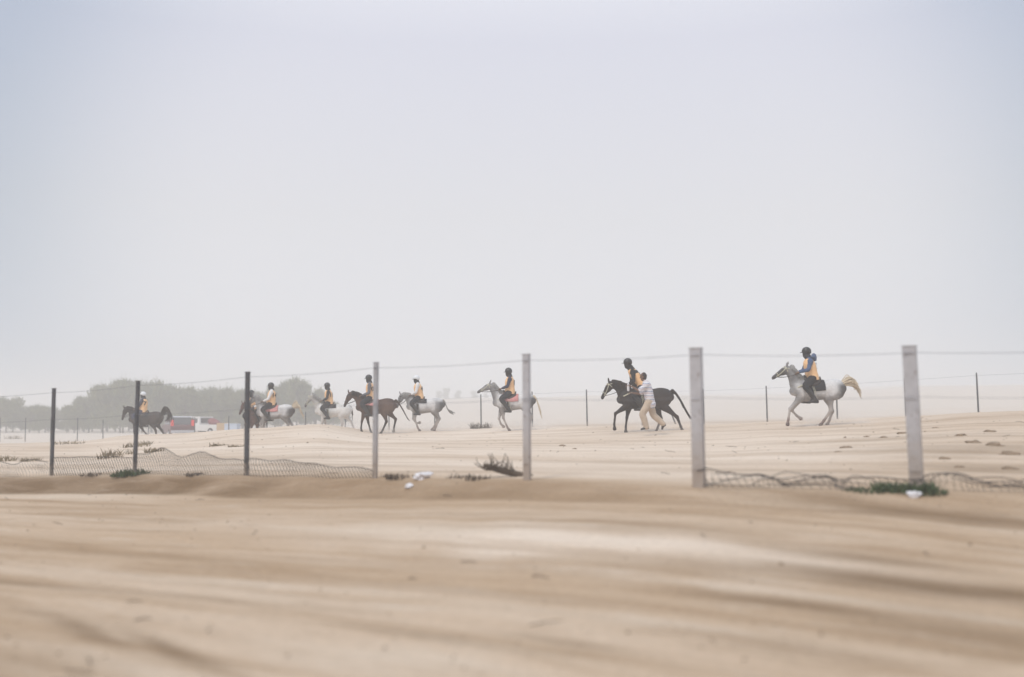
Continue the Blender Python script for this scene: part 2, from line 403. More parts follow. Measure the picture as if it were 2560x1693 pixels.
# darker or paler patches of sand lying along the track
def patch(px, py, length, width, s, ang=0.0):
    p = hit(px, py, 3, 60); return (p.x, p.y, length / 2, width / 2, s, FA + ang)
DARK = [patch(90, 632, 1.9, .28, .75, -.32), patch(170, 655, 2.2, .26, .75, -.30), patch(40, 614, 1.2, .18, .4, -.2), patch(950, 592, 4.2, .75, .95), patch(800, 607, 2.6, .40, .80),
        patch(700, 575, 3., .22, .35), patch(925, 515, 5.6, 1.0, .75), patch(862, 560, 2.0, .45, .6), patch(565, 646, 1.3, .20, .6), patch(640, 526, 4.0, .6, .30),
        patch(30, 585, 3.2, .24, .55), patch(200, 598, 3.0, .18, .45), patch(430, 640, 2.2, .25, .4), patch(330, 610, 1.5, .15, .3), patch(470, 515, 5., .5, .2),
        patch(980, 450, 6.0, 2.6, .40), patch(930, 436, 5.0, 1.6, .28), patch(130, 555, 5., .35, .3), patch(860, 441, 5., .9, .35), patch(1000, 470, 4., 1.2, .5), patch(640, 462, 7., 1.0, .22), patch(290, 458, 6., 1.2, .30), patch(330, 465, 4., .6, .30), patch(760, 470, 5., .6, .25), patch(30, 458, 6, 2, .35), patch(790, 652, 2.4, .5, .35),patch(990, 640, 2.5, 1.2, .55), patch(15, 665, 1.6, .9, .35)]
LIGHT = [patch(590, 545, 7.5, 2.0, .85), patch(770, 560, 4.0, .9, .7), patch(330, 560, 4.5, .5, .35), patch(450, 590, 4., .35, .35), patch(560, 470, 9., 2.5, .25), patch(410, 545, 4, .6, .4)]
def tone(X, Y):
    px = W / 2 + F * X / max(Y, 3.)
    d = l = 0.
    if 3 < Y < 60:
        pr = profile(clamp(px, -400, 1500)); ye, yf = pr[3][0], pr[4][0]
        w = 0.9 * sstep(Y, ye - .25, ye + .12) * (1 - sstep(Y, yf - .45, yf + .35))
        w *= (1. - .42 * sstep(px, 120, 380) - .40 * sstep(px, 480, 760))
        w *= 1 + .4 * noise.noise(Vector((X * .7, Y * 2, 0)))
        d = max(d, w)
        for L, sgn in ((DARK, 0), (LIGHT, 1)):
            for (cx, cy, a, b_, s_, an) in L:
                dx, dy = X - cx, Y - cy; u = dx * math.cos(an) + dy * math.sin(an); v = -dx * math.sin(an) + dy * math.cos(an)
                if abs(u) > 2 * a or abs(v) > 2.2 * b_: continue
                v += b_ * .5 * noise.noise(Vector((u * 1.2, v, cx)))
                q = math.exp(-((u / a) ** 2 * 1.3 + (v / b_) ** 2 * 1.3)) * s_
                if sgn: l = max(l, q)
                else: d = max(d, q)
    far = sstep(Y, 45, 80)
    if 3 < Y < 60:
        emb = sstep(Y, yf + .1, yf + 2.5) * (1 - far) * (.72 + .45 * noise.noise(Vector(((X * FD.x + Y * FD.y) * .12, (-X * FD.y + Y * FD.x) * .45, 2)))) * (1 - .45 * sstep(px, 700, 1000)) * (1 - .25 * sstep(px, 200, -50))
        l = max(l, clamp(emb))
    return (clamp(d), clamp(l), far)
me = bpy.data.meshes.new('ground')
vs = []; tn = []
for Y in rows:
    for a in acol:
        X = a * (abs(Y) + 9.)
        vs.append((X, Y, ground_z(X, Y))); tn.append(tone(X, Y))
fs = []
for j in range(len(rows) - 1):
    for i in range(NC):
        k = j * (NC + 1) + i; fs.append((k, k + 1, k + NC + 2, k + NC + 1))
me.from_pydata(vs, [], fs)
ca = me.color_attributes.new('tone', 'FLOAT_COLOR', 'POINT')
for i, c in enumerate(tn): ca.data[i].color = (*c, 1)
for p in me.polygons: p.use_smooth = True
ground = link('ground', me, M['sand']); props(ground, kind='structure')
ground['label'] = 'pale streaked desert sand with brown bank below the fence'

# ---------------------------------------------------------------- trees and scrub
def crown_mesh(rx, h, seed, n=2600, low=.06):
    rnd = random.Random(seed); bm = bmesh.new()
    blobs = []
    for k in range(15):
        a = rnd.uniform(0, 6.28); rr = rx * math.sqrt(rnd.random()) * .8; zz = h * rnd.uniform(low + .1, .84)
        shrink = 1 - .6 * max(0, (zz / h - .45)) / .45
        blobs.append((math.cos(a) * rr * shrink, math.sin(a) * rr * shrink, zz, rx * rnd.uniform(.26, .5), h * rnd.uniform(.10, .2)))
    for k in range(n):
        bx, by, bz, br, bh = rnd.choice(blobs)
        v = Vector((rnd.gauss(0, 1), rnd.gauss(0, 1), rnd.gauss(0, 1))).normalized() * (rnd.random() ** .4)
        c_ = Vector((bx + v.x * br, by + v.y * br, bz + v.z * bh))
        if c_.z < h * low: c_.z = h * (low + rnd.random() * .1)
        up = Vector((rnd.gauss(0, .45) + v.x * .3, rnd.gauss(0, .45) + v.y * .3, 1)).normalized()
        s_ = Vector((rnd.gauss(0, 1), rnd.gauss(0, 1), 0)).normalized()
        L = rnd.uniform(.22, .6) * (1.6 if c_.z > h * .70 else 1.); w = rnd.uniform(.05, .13)
        q = [c_ - s_ * w, c_ + s_ * w, c_ + s_ * w * .5 + up * L, c_ + up * L * 1.25, c_ - s_ * w * .5 + up * L]
        bm.faces.new([bm.verts.new(x) for x in q])
    for b_ in blobs:                     # feathery sprays leaning out of the top
        for k in range(12):
            a0 = Vector((b_[0] + rnd.gauss(0, b_[3] * .5), b_[1] + rnd.gauss(0, b_[3] * .5), b_[2] + b_[4] * .5)); dr = Vector((rnd.gauss(-.12, .30), rnd.gauss(0, .28), 1)).normalized(); LL = rnd.uniform(.6, 1.9)
            for j in range(14):
                f_ = j / 14; c_ = a0 + dr * LL * f_ + Vector((rnd.gauss(0, .10), rnd.gauss(0, .10), 0)) * (1.2 - f_); s_ = Vector((rnd.gauss(0, 1), rnd.gauss(0, 1), 0)).normalized() * .05 * (1.2 - f_)
                up = (dr + Vector((rnd.gauss(0, .35), rnd.gauss(0, .35), 0))).normalized() * .3
                bm.faces.new([bm.verts.new(x) for x in (c_ - s_, c_ + s_, c_ + up)])
    return mesh_from(bm, False)
def trunk_mesh(h, seed):
    rnd = random.Random(seed); bm = bmesh.new()
    tube(bm, [(0, 0, -.3, .16, .16), (.05, 0, h * .3, .12, .12), (.1, .05, h * .6, .08, .08), (.1, .1, h * .82, .03, .03)], seg=8)
    for k in range(5):
        a = rnd.uniform(0, 6.28); z0 = h * rnd.uniform(.15, .5); l = h * .28
        tube(bm, [(.05, 0, z0, .07, .07), (math.cos(a) * l * .5, math.sin(a) * l * .5, z0 + l * .6, .045, .045), (math.cos(a) * l, math.sin(a) * l, z0 + l * 1.2, .02, .02)], seg=6)
    return mesh_from(bm)
protos = [(crown_mesh(3.0, 7.6, 11 + k), trunk_mesh(7.6, 50 + k)) for k in range(5)]
def top_row(px):
    T = [(-60, 392), (0, 395), (13, 393), (26, 405), (47, 404), (62, 409), (76, 400), (104, 387), (140, 381), (180, 386), (216, 386), (240, 391), (262, 391), (278, 386), (286, 379), (303, 377), (316, 388), (328, 398), (350, 407)]
    for (a, b_), (c_, d_) in zip(T, T[1:]):
        if a <= px <= c_: return b_ + (d_ - b_) * (px - a) / (c_ - a)
    return T[-1][1]
tr = random.Random(3)
def place_tree(px, Y, hh, lab, wide=1.0):
    X = (px - W / 2) / F * Y; k = tr.randrange(5)
    rt = empty('tree', (X, Y, ground_z(X, Y)), tr.uniform(0, 6.28))
    props(rt, lab, 'tree', 'hazy trees behind the riders')
    for nm, me_, mt in (('crown', protos[k][0], 'leaf'), ('trunk', protos[k][1], 'bark')):
        o = bpy.data.objects.new(nm, me_); COL.objects.link(o); o.parent = rt
        if not me_.materials: me_.materials.append(M[mt])
    s_ = hh / 7.4; rt.scale = (s_ * wide, s_ * wide, s_)
px = -52.
while px < 352:
    for row_i, (Y0, dh) in enumerate(((156, 0.), (168, -.2), (181, .0))):
        p = px + tr.uniform(-6, 6) + row_i * 6; Y = Y0 + tr.uniform(-3, 3)
        X = (p - W / 2) / F * Y; top = zrow(top_row(p), Y)
        hh = top - ground_z(X, Y) + dh * tr.uniform(0, 3) - tr.uniform(-.1, .9)
        if hh < 1.5: continue
        if row_i == 2 and tr.random() < .35: continue
        if p < 66: lab = 'low dark hazy tree in the clump at the left edge of the photo'
        elif p < 250: lab = 'hazy grey-green tree in the long rounded clump behind the black horse'
        else: lab = 'taller feathery hazy tree in the clump behind the white horse with a cream tail'
        place_tree(p, Y, hh, lab, .95 if hh > 6 else 1.15)
    px += 13.
# faint far shrubs on the plain, right of the trees
for px_, hh in ((438, 3.4), (447, 4.4), (458, 3.6), (474, 3.4), (486, 2.6), (372, 3.2), (405, 3.)):
    Y = 420; X = (px_ - W / 2) / F * Y; hh = hh * 1.15
    rt = empty('shrub', (X, Y, zrow(401.0, Y)), px_)
    props(rt, 'very faint grey shrub far off on the plain between the grey horses', 'shrub', 'faint far shrubs on the plain')
    o = bpy.data.objects.new('crown', protos[0][0]); COL.objects.link(o); o.parent = rt
    o = bpy.data.objects.new('trunk', protos[0][1]); COL.objects.link(o); o.parent = rt
    rt.scale = (hh / 6.5, hh / 6.5, hh / 7.4)

def tuft_mesh(n, r_, h, seed, w=.008, lean=.5):
    rnd = random.Random(seed); bm = bmesh.new()
    for k in range(n):
        a = rnd.uniform(0, 6.28); q = r_ * math.sqrt(rnd.random()); b0 = Vector((math.cos(a) * q, math.sin(a) * q * .8, -.02))
        d = Vector((rnd.gauss(0, lean), rnd.gauss(0, lean), 1)).normalized(); L = h * rnd.uniform(.4, 1)
        s_ = Vector((rnd.gauss(0, 1), rnd.gauss(0, 1), 0)).normalized() * w
        m1 = b0 + d * L * .55; t1 = b0 + d * L + Vector((d.x, d.y, -.25)) * L * .35
        v = [bm.verts.new(x) for x in (b0 - s_, b0 + s_, m1 + s_ * .8, m1 - s_ * .8)]; bm.faces.new(v)
        tp = bm.verts.new(t1); bm.faces.new((v[3], v[2], tp))
    return mesh_from(bm, False)
def tuft(px_, py_, r_, h, n, mt, lab, cat='grass tuft', name='grass_tuft', group=None, seed=1, Y=None, w=.008):
    p = hit(px_, py_) if Y is None else Vector(((px_ - W / 2) / F * Y, Y, ground_z((px_ - W / 2) / F * Y, Y)))
    o = link(name, tuft_mesh(n, r_, h, seed, w), M[mt], loc=p - Vector((0, 0, .01))); props(o, lab, cat, group); return o
tuft(133, 474.5, .34, .20, 240, 'grass_green', 'green grass tuft at the foot of the second fence post from the left', seed=2, w=.014)
tuft(124, 475.5, .30, .12, 160, 'grass_green', 'lower green grass patch just left of the second fence post', seed=12, w=.014)
tuft(905, 491, .42, .20, 520, 'grass_green', 'dark green grass tuft at the foot of the rightmost big fence post', seed=3, w=.014)
tuft(927, 493, .30, .13, 220, 'grass_green', 'small green tuft just right of the rightmost big fence post', seed=33, w=.012)
tuft(866, 491, .32, .12, 220, 'grass_green', 'low faint green tuft by crumpled mesh between the two right posts', seed=4, w=.012)
for i, (a, b_, r_, h) in enumerate(((69, 444, .7, .30), (118, 455, .55, .35), (110, 458, .4, .25), (136, 447, .55, .3), (142, 445, .4, .3), (154, 452, .3, .25), (4, 461, .4, .3), (31, 461, .35, .2), (13, 439, .8, .6), (218, 446, .3, .2), (235, 447, .3, .15))):
    tuft(a, b_, r_, h, 90, 'grass_dry', 'small dry tuft on the pale slope behind the left part of the mesh fence', group='dry tufts on the left slope', seed=20 + i, w=.015)
for i, (a, b_, r_) in enumerate(((400, 478, .26), (392, 477, .2), (461, 478, .25), (478, 480, .2), (196, 475, .2), (94, 475.5, .3))):
    tuft(a, b_, r_, .14, 90, 'twig', 'dark dry tuft along the top of the brown bank by the fence', group='dark dry tufts on the bank', seed=40 + i, w=.010)
tuft(481, 427, .7, .6, 130, 'twig', 'small grey bush beside the far fence, left of the middle grey horse', 'bush', 'bush', seed=60, Y=60.5, w=.02)
# broken branch lying by the fence
def branch():
    bm = bmesh.new(); rnd = random.Random(5)
    tube(bm, [(-.30, 0, .20, .035, .035), (-.05, .02, .12, .055, .055), (.25, 0, .05, .05, .05), (.48, 0, .02, .03, .03)], seg=8)
    for k in range(26):
        x = rnd.uniform(-.32, .2); a = Vector((x, rnd.uniform(-.1, .1), .12)); d = Vector((rnd.gauss(-.15, .4), rnd.gauss(0, .35), rnd.uniform(.3, .9))).normalized() * rnd.uniform(.12, .30)
        m1 = a + d * .6 + Vector((rnd.gauss(0, .03), 0, 0)); e1 = a + d
        tube(bm, [(*a, .012, .012), (*m1, .008, .008), (*e1, .004, .004)], seg=5, n=2)
    return mesh_from(bm)
p = hit(503, 477.5); o = link('dead_branch', branch(), M['twig'], loc=p, rz=.1); props(o, 'dark broken dry branch lying left of the middle big post', 'branch')
# plastic litter
def litter(seed, s_):
    bm = bmesh.new(); bmesh.ops.create_icosphere(bm, subdivisions=3, radius=s_)
    for v in bm.verts:
        q_ = v.co / s_; v.co.z *= .6; v.co *= .9 + .6 * noise.noise(q_ * 1.3 + Vector((seed, 0, 0))) + .30 * abs(noise.noise(q_ * 3.1 + Vector((seed, 5, 0)))) + .15 * noise.noise(q_ * 7 + Vector((seed, 9, 0)))
    return mesh_from(bm, False)
for (a, b_, s_, lab) in ((421.5, 478.5, .12, 'crumpled white plastic bag lying on the bank left of the broken branch'), (429, 475, .07, 'small pale scrap above the crumpled white bag'),
                         (409, 489, .07, 'small pale litter scrap lower on the brown bank'), (914, 497, .085, 'pale scrap of litter below the dark green tuft at the right post')):
    p = hit(a, b_); o = link('plastic_litter', litter(a, s_), M['litter'], loc=p + Vector((0, 0, s_ * .3))); props(o, lab, 'litter')
# clods of earth on the bank at the right
rnd = random.Random(9)
CL = [(902, 434, .16), (908, 433, .12), (883, 438, .15), (974, 443, .2), (847, 448, .15), (960, 436, .15), (995, 446, .2), (838, 452, .1), (1008, 455, .2), (944, 459, .12), (563, 446, .12), (574, 449, .08), (990, 432, .15), (1010, 470, .16), (935, 428, .1), (867, 437, .1), (958, 468, .1)]
for i, (a, b_, s_) in enumerate(CL):
    bm = bmesh.new(); bmesh.ops.create_icosphere(bm, subdivisions=3, radius=s_)
    for v in bm.verts: v.co = Vector((v.co.x * 1.7, v.co.y, v.co.z * .6)) * .45 * (1 + .8 * noise.noise(v.co * 6 + Vector((i, 0, 0))) + .25 * noise.noise(v.co * 22))
    p = hit(a, b_); o = link('earth_clod', mesh_from(bm), M['clod'], loc=p, rz=FA)
    props(o, 'brown clod of earth lying on the sandy slope behind the fence', 'clod', 'clods on the sandy slope')

# small stones, crumbs of earth and straw strewn over the sand
bm = bmesh.new(); rnd = random.Random(77)
for k in range(1500):
    Y = 4.5 + 38 * rnd.random() ** 1.25; px_ = rnd.uniform(-60, 1090); X = (px_ - W / 2) / F * Y
    if noise.noise(Vector((X * .35, Y * .5, 4))) < rnd.uniform(-.5, .35): continue
    s_ = rnd.uniform(.006, .016) * (1.7 if rnd.random() < .06 else 1) * (1 + Y / 30); g_ = ground_z(X, Y)
    vs_ = [bm.verts.new((X + s_ * math.cos(a) * rnd.uniform(.7, 1.3), Y + s_ * math.sin(a) * rnd.uniform(.7, 1.3), g_ - .003)) for a in (0, 1.25, 2.5, 3.75, 5.0)]
    tp = bm.verts.new((X + rnd.gauss(0, s_ * .3), Y, g_ + s_ * rnd.uniform(.5, 1.0)))
    for i in range(5): bm.faces.new((vs_[i], vs_[(i + 1) % 5], tp))
o = link('gravel', mesh_from(bm, False), M['clod']); props(o, 'small brown stones and crumbs strewn over the sand', 'gravel', kind='stuff')
bm = bmesh.new()
for k in range(180):
    Y = 5 + 24 * rnd.random(); px_ = rnd.uniform(-40, 1070); X = (px_ - W / 2) / F * Y
    if noise.noise(Vector((X * .5, Y * .6, 14))) < rnd.uniform(-.2, .5): continue
    a = FA + rnd.gauss(0, .7); L = rnd.uniform(.04, .16); g_ = ground_z(X, Y) + .012; d_ = Vector((math.cos(a), math.sin(a), rnd.gauss(0, .15)))
    c_ = Vector((X, Y, g_)); tube(bm, [(*(c_ - d_ * L), .004, .004), (*(c_ + Vector((0, 0, .01))), .005, .005), (*(c_ + d_ * L), .003, .003)], n=1, seg=4, cap=False)
o = link('twig_litter', mesh_from(bm, False), M['twig']); props(o, 'thin dry twigs and straw scattered over the sand', 'twigs', kind='stuff')

# ---------------------------------------------------------------- near fence
NP = [(-70, 900, 24.3, 1.95, .085, 'post'), (55, 476.5, 22.6, 2.0, .085, 'post'), (137.5, 474.3, 21.4, 2.0, .085, 'post'), (248.5, 475, 19.3, 2.0, .09, 'post'), (376, 477, 17.5, 2.0, .085, 'post_mid'),
      (527, 481, 15.7, 2.0, .115, 'post_pale'), (697.5, 488, 14.2, 2.0, .17, 'post_pale'), (913.5, 491, 13.7, 2.0, .18, 'post_pale'), (1160, 500, 13.1, 2.0, .18, 'post_pale')]  # right-hand posts widened to imitate their motion smear
base_pts = []
fence_root = empty('wire_fence', ((NP[1][0] - W / 2) / F * NP[1][2], NP[1][2], 0))
props(fence_root, 'near fence of square grey posts with two thin wires and low sagging mesh', 'fence')
FR = fence_root.location.copy()
LAB = {1: 'thin dark grey post at the left', 5: None}
def post_mesh(w, h, lean):
    bm = bmesh.new(); vs_ = box(bm, (0, 0, h / 2 - .15), (w, w * .6, h + .3))
    bevel(bm, .008, 2)
    box(bm, (0, 0, h + .006), (w + .015, w * .6 + .015, .012))
    for z in (.25, h * .63, h - .1): box(bm, (0, -w * .3 - .006, z), (w * .7, .012, .012))
    for v in bm.verts: v.co.x += lean * v.co.z
    return mesh_from(bm, False)
leans = [0, -.01, .012, -.012, 0, -.006, -.010, -.022, 0]
for i, (px_, row, Y, h, w, mt) in enumerate(NP):
    X = (px_ - W / 2) / F * Y; z = ground_z(X, Y)
    top = {0: None, 1: 388.7, 2: 381.4, 3: 372.3, 4: 362.8, 5: 354.6, 6: 348.5, 7: 346.4, 8: None}[i]
    if top: h = zrow(top, Y) - z
    p = Vector((X, Y, z)); base_pts.append((p, h))
    o = link('post', post_mesh(w, h, leans[i]), M[mt], fence_root, p - FR, FA)
    if mt == 'post_pale': o['label'] = 'pale grey post made wide to imitate its motion smear'
    elif mt == 'post': o['label'] = 'narrow dark grey post'
def wire_line(z_fn, r_=.0045, sag=.03, name='wire', extra=0.0):
    bm = bmesh.new(); pts = []
    for (p, h), (q, h2) in zip(base_pts, base_pts[1:]):
        a = p + Vector((0, -.05, z_fn(h))) - FR; b_ = q + Vector((0, -.05, z_fn(h2))) - FR
        for k in range(8):
            t_ = k / 8; c_ = a.lerp(b_, t_); c_.z -= sag * 4 * t_ * (1 - t_); pts.append((*c_, r_, r_))
    tube(bm, pts, n=1, seg=5, cap=False)
    return link(name, mesh_from(bm), M['wire'], fence_root)
wire_line(lambda h: h - .09, r_=.0034)
wire_line(lambda h: h * .645, r_=.0026)
# low diamond mesh between the posts: (height left, mid, right, crumple)
SP_ = [(.10, .30, .30, .10), (.36, .38, .34, .02), (.40, .42, .25, .03), (.30, .24, .12, .06), (.08, .03, .03, .04), (.03, .02, .03, .03), (.22, .12, .14, .26), (.16, .10, .20, .28)]
for i, ((p, h), (q, h2)) in enumerate(zip(base_pts, base_pts[1:])):
    ha, hm, hb, cr_ = SP_[i]
    if hm < .05: continue
    L = (q - p).length; d = (q - p) / L; nrm = Vector((-d.y, d.x, 0)).normalized(); bm = bmesh.new()
    cell = .080; n = int(L / cell)
    def top_h(u):
        t_ = u / L
        return (ha * (1 - t_) * (1 - 2 * t_) + 4 * hm * t_ * (1 - t_) + hb * t_ * (2 * t_ - 1)) * (1 + (.25 + 3.5 * cr_) * noise.noise(Vector((u * 1.5, i * 7, 0)))) + .02
    def pos(u, f):          # f: 0..1 of height
        u2 = clamp(u, 0, L); c_ = p + d * u2; z = ground_z(c_.x, c_.y)
        hh = top_h(u2) * f
        off = cr_ * noise.noise(Vector((u2 * 1.3, hh * 5, i * 3.)))
        return Vector((c_.x, c_.y, z + hh)) + nrm * (off - .05) + d * (cr_ * .8 * noise.noise(Vector((u2 * 2, hh * 4, i + 9.))))
    nrow = max(2, int(round(hm / cell * 1.3)))
    for k in range(-nrow, n + nrow):
        for sgn in (1, -1):
            pts = []
            for j in range(nrow + 1):
                u = (k + sgn * j * .5) * cell * 1.0
                if -.001 <= u <= L: pts.append(pos(u, j / nrow) - FR)
            if len(pts) > 1:
                wv = (Vector((0, 0, 1)) + d) * (.0055 if cr_ < .1 else .0028)
                for a, b_ in zip(pts, pts[1:]):
                    bm.faces.new([bm.verts.new(x) for x in (a - wv, a + wv, b_ + wv, b_ - wv)])
    rr = .007
    tube(bm, [(*(pos(L * k / 24, 1.) - FR), rr, rr) for k in range(25)], n=1, seg=5, cap=False)
    if cr_ > .1:              # loose wires springing out of the crumpled mesh
        for k in range(11):
            u0 = random.uniform(0, L * .7); w_ = random.uniform(.5, 1.1); hh = random.uniform(-.02, .20); rf = random.uniform(.1, 1.)
            pts = []
            for j in range(9):
                t_ = j / 8; c_ = pos(min(u0 + w_ * t_, L), rf) - FR; c_.z += hh * math.sin(math.pi * t_) * (1 - .4 * t_); pts.append((*c_, .006, .006))
            tube(bm, pts, n=1, seg=5, cap=False)
    o = link('mesh_panel', mesh_from(bm, False), M['mesh_wire'], fence_root)
    if cr_ > .1: o['label'] = 'crumpled collapsed wire mesh'

# ---------------------------------------------------------------- far fence behind the horses
FP = [(-30, 1045, 1106, 86), (2.3, 1045, 1105, 84), (27.6, 1045, 1105, 83.5), (53, 1046, 1105, 82), (79.5, 1045, 1105, 81), (105, 1050, 1101, 79.5), (150, 1045, 1096, 77), (196, 1043, 1092, 75), (230, 1040, 1082, 73), (268, 1038, 1078, 71), (306.5, 1030, 1074, 69),
      (346, 1015, 1075, 67), (389.6, 1005, 1077, 65.5), (435.2, 996, 1072, 64), (481.3, 987, 1067, 62), (532.4, 980, 1066, 60), (587, 975, 1062, 58.5), (642, 974, 1062, 57.5), (673, 990, 1063, 57), (703.2, 973, 1060, 56), (766.5, 966, 1052, 55.5), (836.5, 957, 1047, 53.5), (905, 945.6, 1042, 51), (977.3, 933, 1031, 47.5), (1050, 925, 1025, 46)]
root2 = empty('wire_fence', ((512 - W / 2) / F * 60, 60, 0)); props(root2, 'far fence of thin dark posts running behind the horses', 'fence')
R2 = root2.location.copy(); fb = []
for i, (px_, t_, b_, Y) in enumerate(FP):
    X = (px_ - W / 2) / F * Y; z = ground_z(X, Y); h = zrow(t_ * .4, Y) - z
    bm = bmesh.new(); lean = 0.015 + .02 * noise.noise(Vector((i * 3.3, 0, 0)))
    if px_ == 673: lean = .5; h = 1.5; X += .2
    w = .045 if px_ > 400 else .04
    tube(bm, [(0, 0, -.2, w, w), (-lean * h * .5, 0, h * .5, w * .95, w * .95), (-lean * h, 0, h, w * .8, w * .8)], n=1, seg=8)
    o = link('post', mesh_from(bm), M['post'], root2, Vector((X, Y, z)) - R2)
    if px_ == 673: o['label'] = 'leaning thin post behind the running person'
    else: fb.append((Vector((X, Y, z)), h, lean))
for f_ in (.95,):
    bm = bmesh.new(); pts = []
    for p, h, ln in fb: pts.append((*(p + Vector((-ln * h * f_, -.05, h * f_)) - R2), .004, .004))
    tube(bm, pts, n=1, seg=4, cap=False); link('wire', mesh_from(bm), M['wire'], root2)

#@@HORSES
LT = 1.22                                   # girth of the legs
# ---------------------------------------------------------------- horses
TR = [  # trunk stations: x, z centre, half height, half width
 (-.80, 1.20, .13, .10), (-.74, 1.20, .23, .19), (-.62, 1.195, .29, .255), (-.45, 1.18, .315, .275), (-.28, 1.165, .295, .27), (-.10, 1.14, .285, .265),
 (.08, 1.12, .295, .275), (.25, 1.12, .315, .265), (.42, 1.15, .335, .235), (.56, 1.16, .30, .205), (.67, 1.13, .23, .17), (.75, 1.10, .13, .11)]
def trunk_at(x, sx):
    q = x / sx; q = clamp(q, TR[0][0], TR[-1][0])
    for a, b_ in zip(TR, TR[1:]):
        if q <= b_[0]:
            t_ = (q - a[0]) / (b_[0] - a[0]); v = [a[k] + (b_[k] - a[k]) * t_ for k in (1, 2, 3)]; return (v[0] - .015, v[1] * 1.07, v[2] * 1.05)
    return (TR[-1][1] - .015, TR[-1][2] * 1.07, TR[-1][3] * 1.05)
def strip(bm, rows_, thick=.012):
    """rows_: list of rows of points; a closed two-sided shell"""
    top = [[bm.verts.new(p) for p in r_] for r_ in rows_]
    R_, C_ = len(rows_), len(rows_[0])
    nor = []
    for i in range(R_):
        nr = []
        for j in range(C_):
            a = Vector(rows_[min(i + 1, R_ - 1)][j]) - Vector(rows_[max(i - 1, 0)][j]); b_ = Vector(rows_[i][min(j + 1, C_ - 1)]) - Vector(rows_[i][max(j - 1, 0)])
            n_ = a.cross(b_); n_ = n_.normalized() if n_.length > 0 else Vector((0, 0, 1)); nr.append(n_)
        nor.append(nr)
    bot = [[bm.verts.new(Vector(rows_[i][j]) - nor[i][j] * thick) for j in range(C_)] for i in range(R_)]
    for i in range(R_ - 1):
        for j in range(C_ - 1):
            bm.faces.new((top[i][j], top[i + 1][j], top[i + 1][j + 1], top[i][j + 1]))
            bm.faces.new((bot[i][j], bot[i][j + 1], bot[i + 1][j + 1], bot[i + 1][j]))
    for i in range(R_ - 1):
        for j in (0, C_ - 1): bm.faces.new((top[i][j], bot[i][j], bot[i + 1][j], top[i + 1][j]))
    for j in range(C_ - 1):
        for i in (0, R_ - 1): bm.faces.new((top[i][j], top[i][j + 1], bot[i][j + 1], bot[i][j]))
    bmesh.ops.recalc_face_normals(bm, faces=bm.faces)
def wrap(bm, xs, th0, th1, sx, off, thick=.012, n=14, flare=0.0):
    rows_ = []
    for x in xs:
        zc, hh, hw = trunk_at(x, sx); r_ = []
        for k in range(n + 1):
            th = R(th0 + (th1 - th0) * k / n)
            r_.append((x, (hw + off) * math.sin(th), zc + (hh + off) * math.cos(th)))
        rows_.append(r_)
    strip(bm, rows_, thick)

def coat_fn(kind, poll, muz, sx, seed):
    def f(co):
        x, y, z = co.x, co.y, co.z
        n1 = noise.noise(Vector((x * 3 + seed, y * 3, z * 3))); n2 = noise.noise(Vector((x * 11 + seed, y * 11, z * 11)))
        hd = (Vector((x, 0, z)) - Vector((muz[0], 0, muz[1]))).length
        leg = sstep(z, .75, .35)
        if kind == 'bay':
            c = lerp((.095, .050, .034), (.060, .032, .024), clamp(.5 + n1)); c = lerp(c, (.016, .012, .012), leg); c = lerp(c, (.02, .015, .014), sstep(hd, .16, .05))
            c = lerp(c, (.125, .078, .056), .6 * sstep(z, 1.3, 1.0) * sstep(z, .6, .85) * sstep(x, -.1, -.4))
        elif kind == 'chestnut':
            c = lerp((.12, .055, .04), (.075, .036, .03), clamp(.5 + n1)); c = lerp(c, (.03, .016, .014), leg)
        elif kind == 'black':
            c = lerp((.030, .022, .020), (.018, .014, .014), clamp(.5 + n1)); c = lerp(c, (.05, .034, .030), .6 * sstep(x, -.2, -.6) * sstep(z, 1.4, 1.1))
        elif kind == 'dark':
            c = lerp((.045, .032, .028), (.022, .018, .017), clamp(.5 + n1))
        elif kind == 'white':
            c = lerp((.74, .72, .70), (.60, .58, .56), clamp(.5 + n1 * 1.3)); c = lerp(c, (.30, .26, .23), leg * .8); c = lerp(c, (.10, .09, .09), sstep(hd, .50, .1))
            c = lerp(c, (.30, .28, .27), sstep(z, 1.3, 1.6) * sstep(x, .6, .9) * .6)
        else:   # dapple greys
            base_, dk = ((.64, .625, .62), (.05, .046, .046))
            if kind == 'grey_light': base_ = (.62, .60, .60)
            c = lerp(base_, (.40, .385, .385), clamp(.25 + n1 * 1.2))
            c = lerp(c, base_, .55 * sstep(n2, .02, .2)); c = lerp(c, (.16, .155, .16), .5 * sstep(n1, .12, .40))
            rump = sstep(x, -.42 * sx, -.70 * sx) * sstep(z, 1.48, 1.25) * sstep(z, .55, .8)
            c = lerp(c, dk, .92 * rump)
            c = lerp(c, (.13, .125, .13), .75 * sstep(x, .55 * sx, .8 * sx) * sstep(z, .9, 1.1))
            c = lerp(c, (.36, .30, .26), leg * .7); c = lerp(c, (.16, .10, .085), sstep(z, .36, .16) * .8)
            c = lerp(c, (.22, .20, .19), .75 * sstep(z, 1.02, .84) * (1 - leg)); c = lerp(c, (.64, .63, .63), .6 * sstep(z, 1.25, 1.42) * sstep(x, .45 * sx, .2 * sx))  # light from above put into the coat: darker underside, paler back
            c = lerp(c, (.05, .045, .045), (.9 if kind == 'grey_mask' else .55) * (sstep(hd, .66, .34) if kind == 'grey_mask' else sstep(hd, .26, .06)))
        if z < .09 or hd < 0: c = lerp(c, (.06, .05, .045), .5)
        return c
    return f

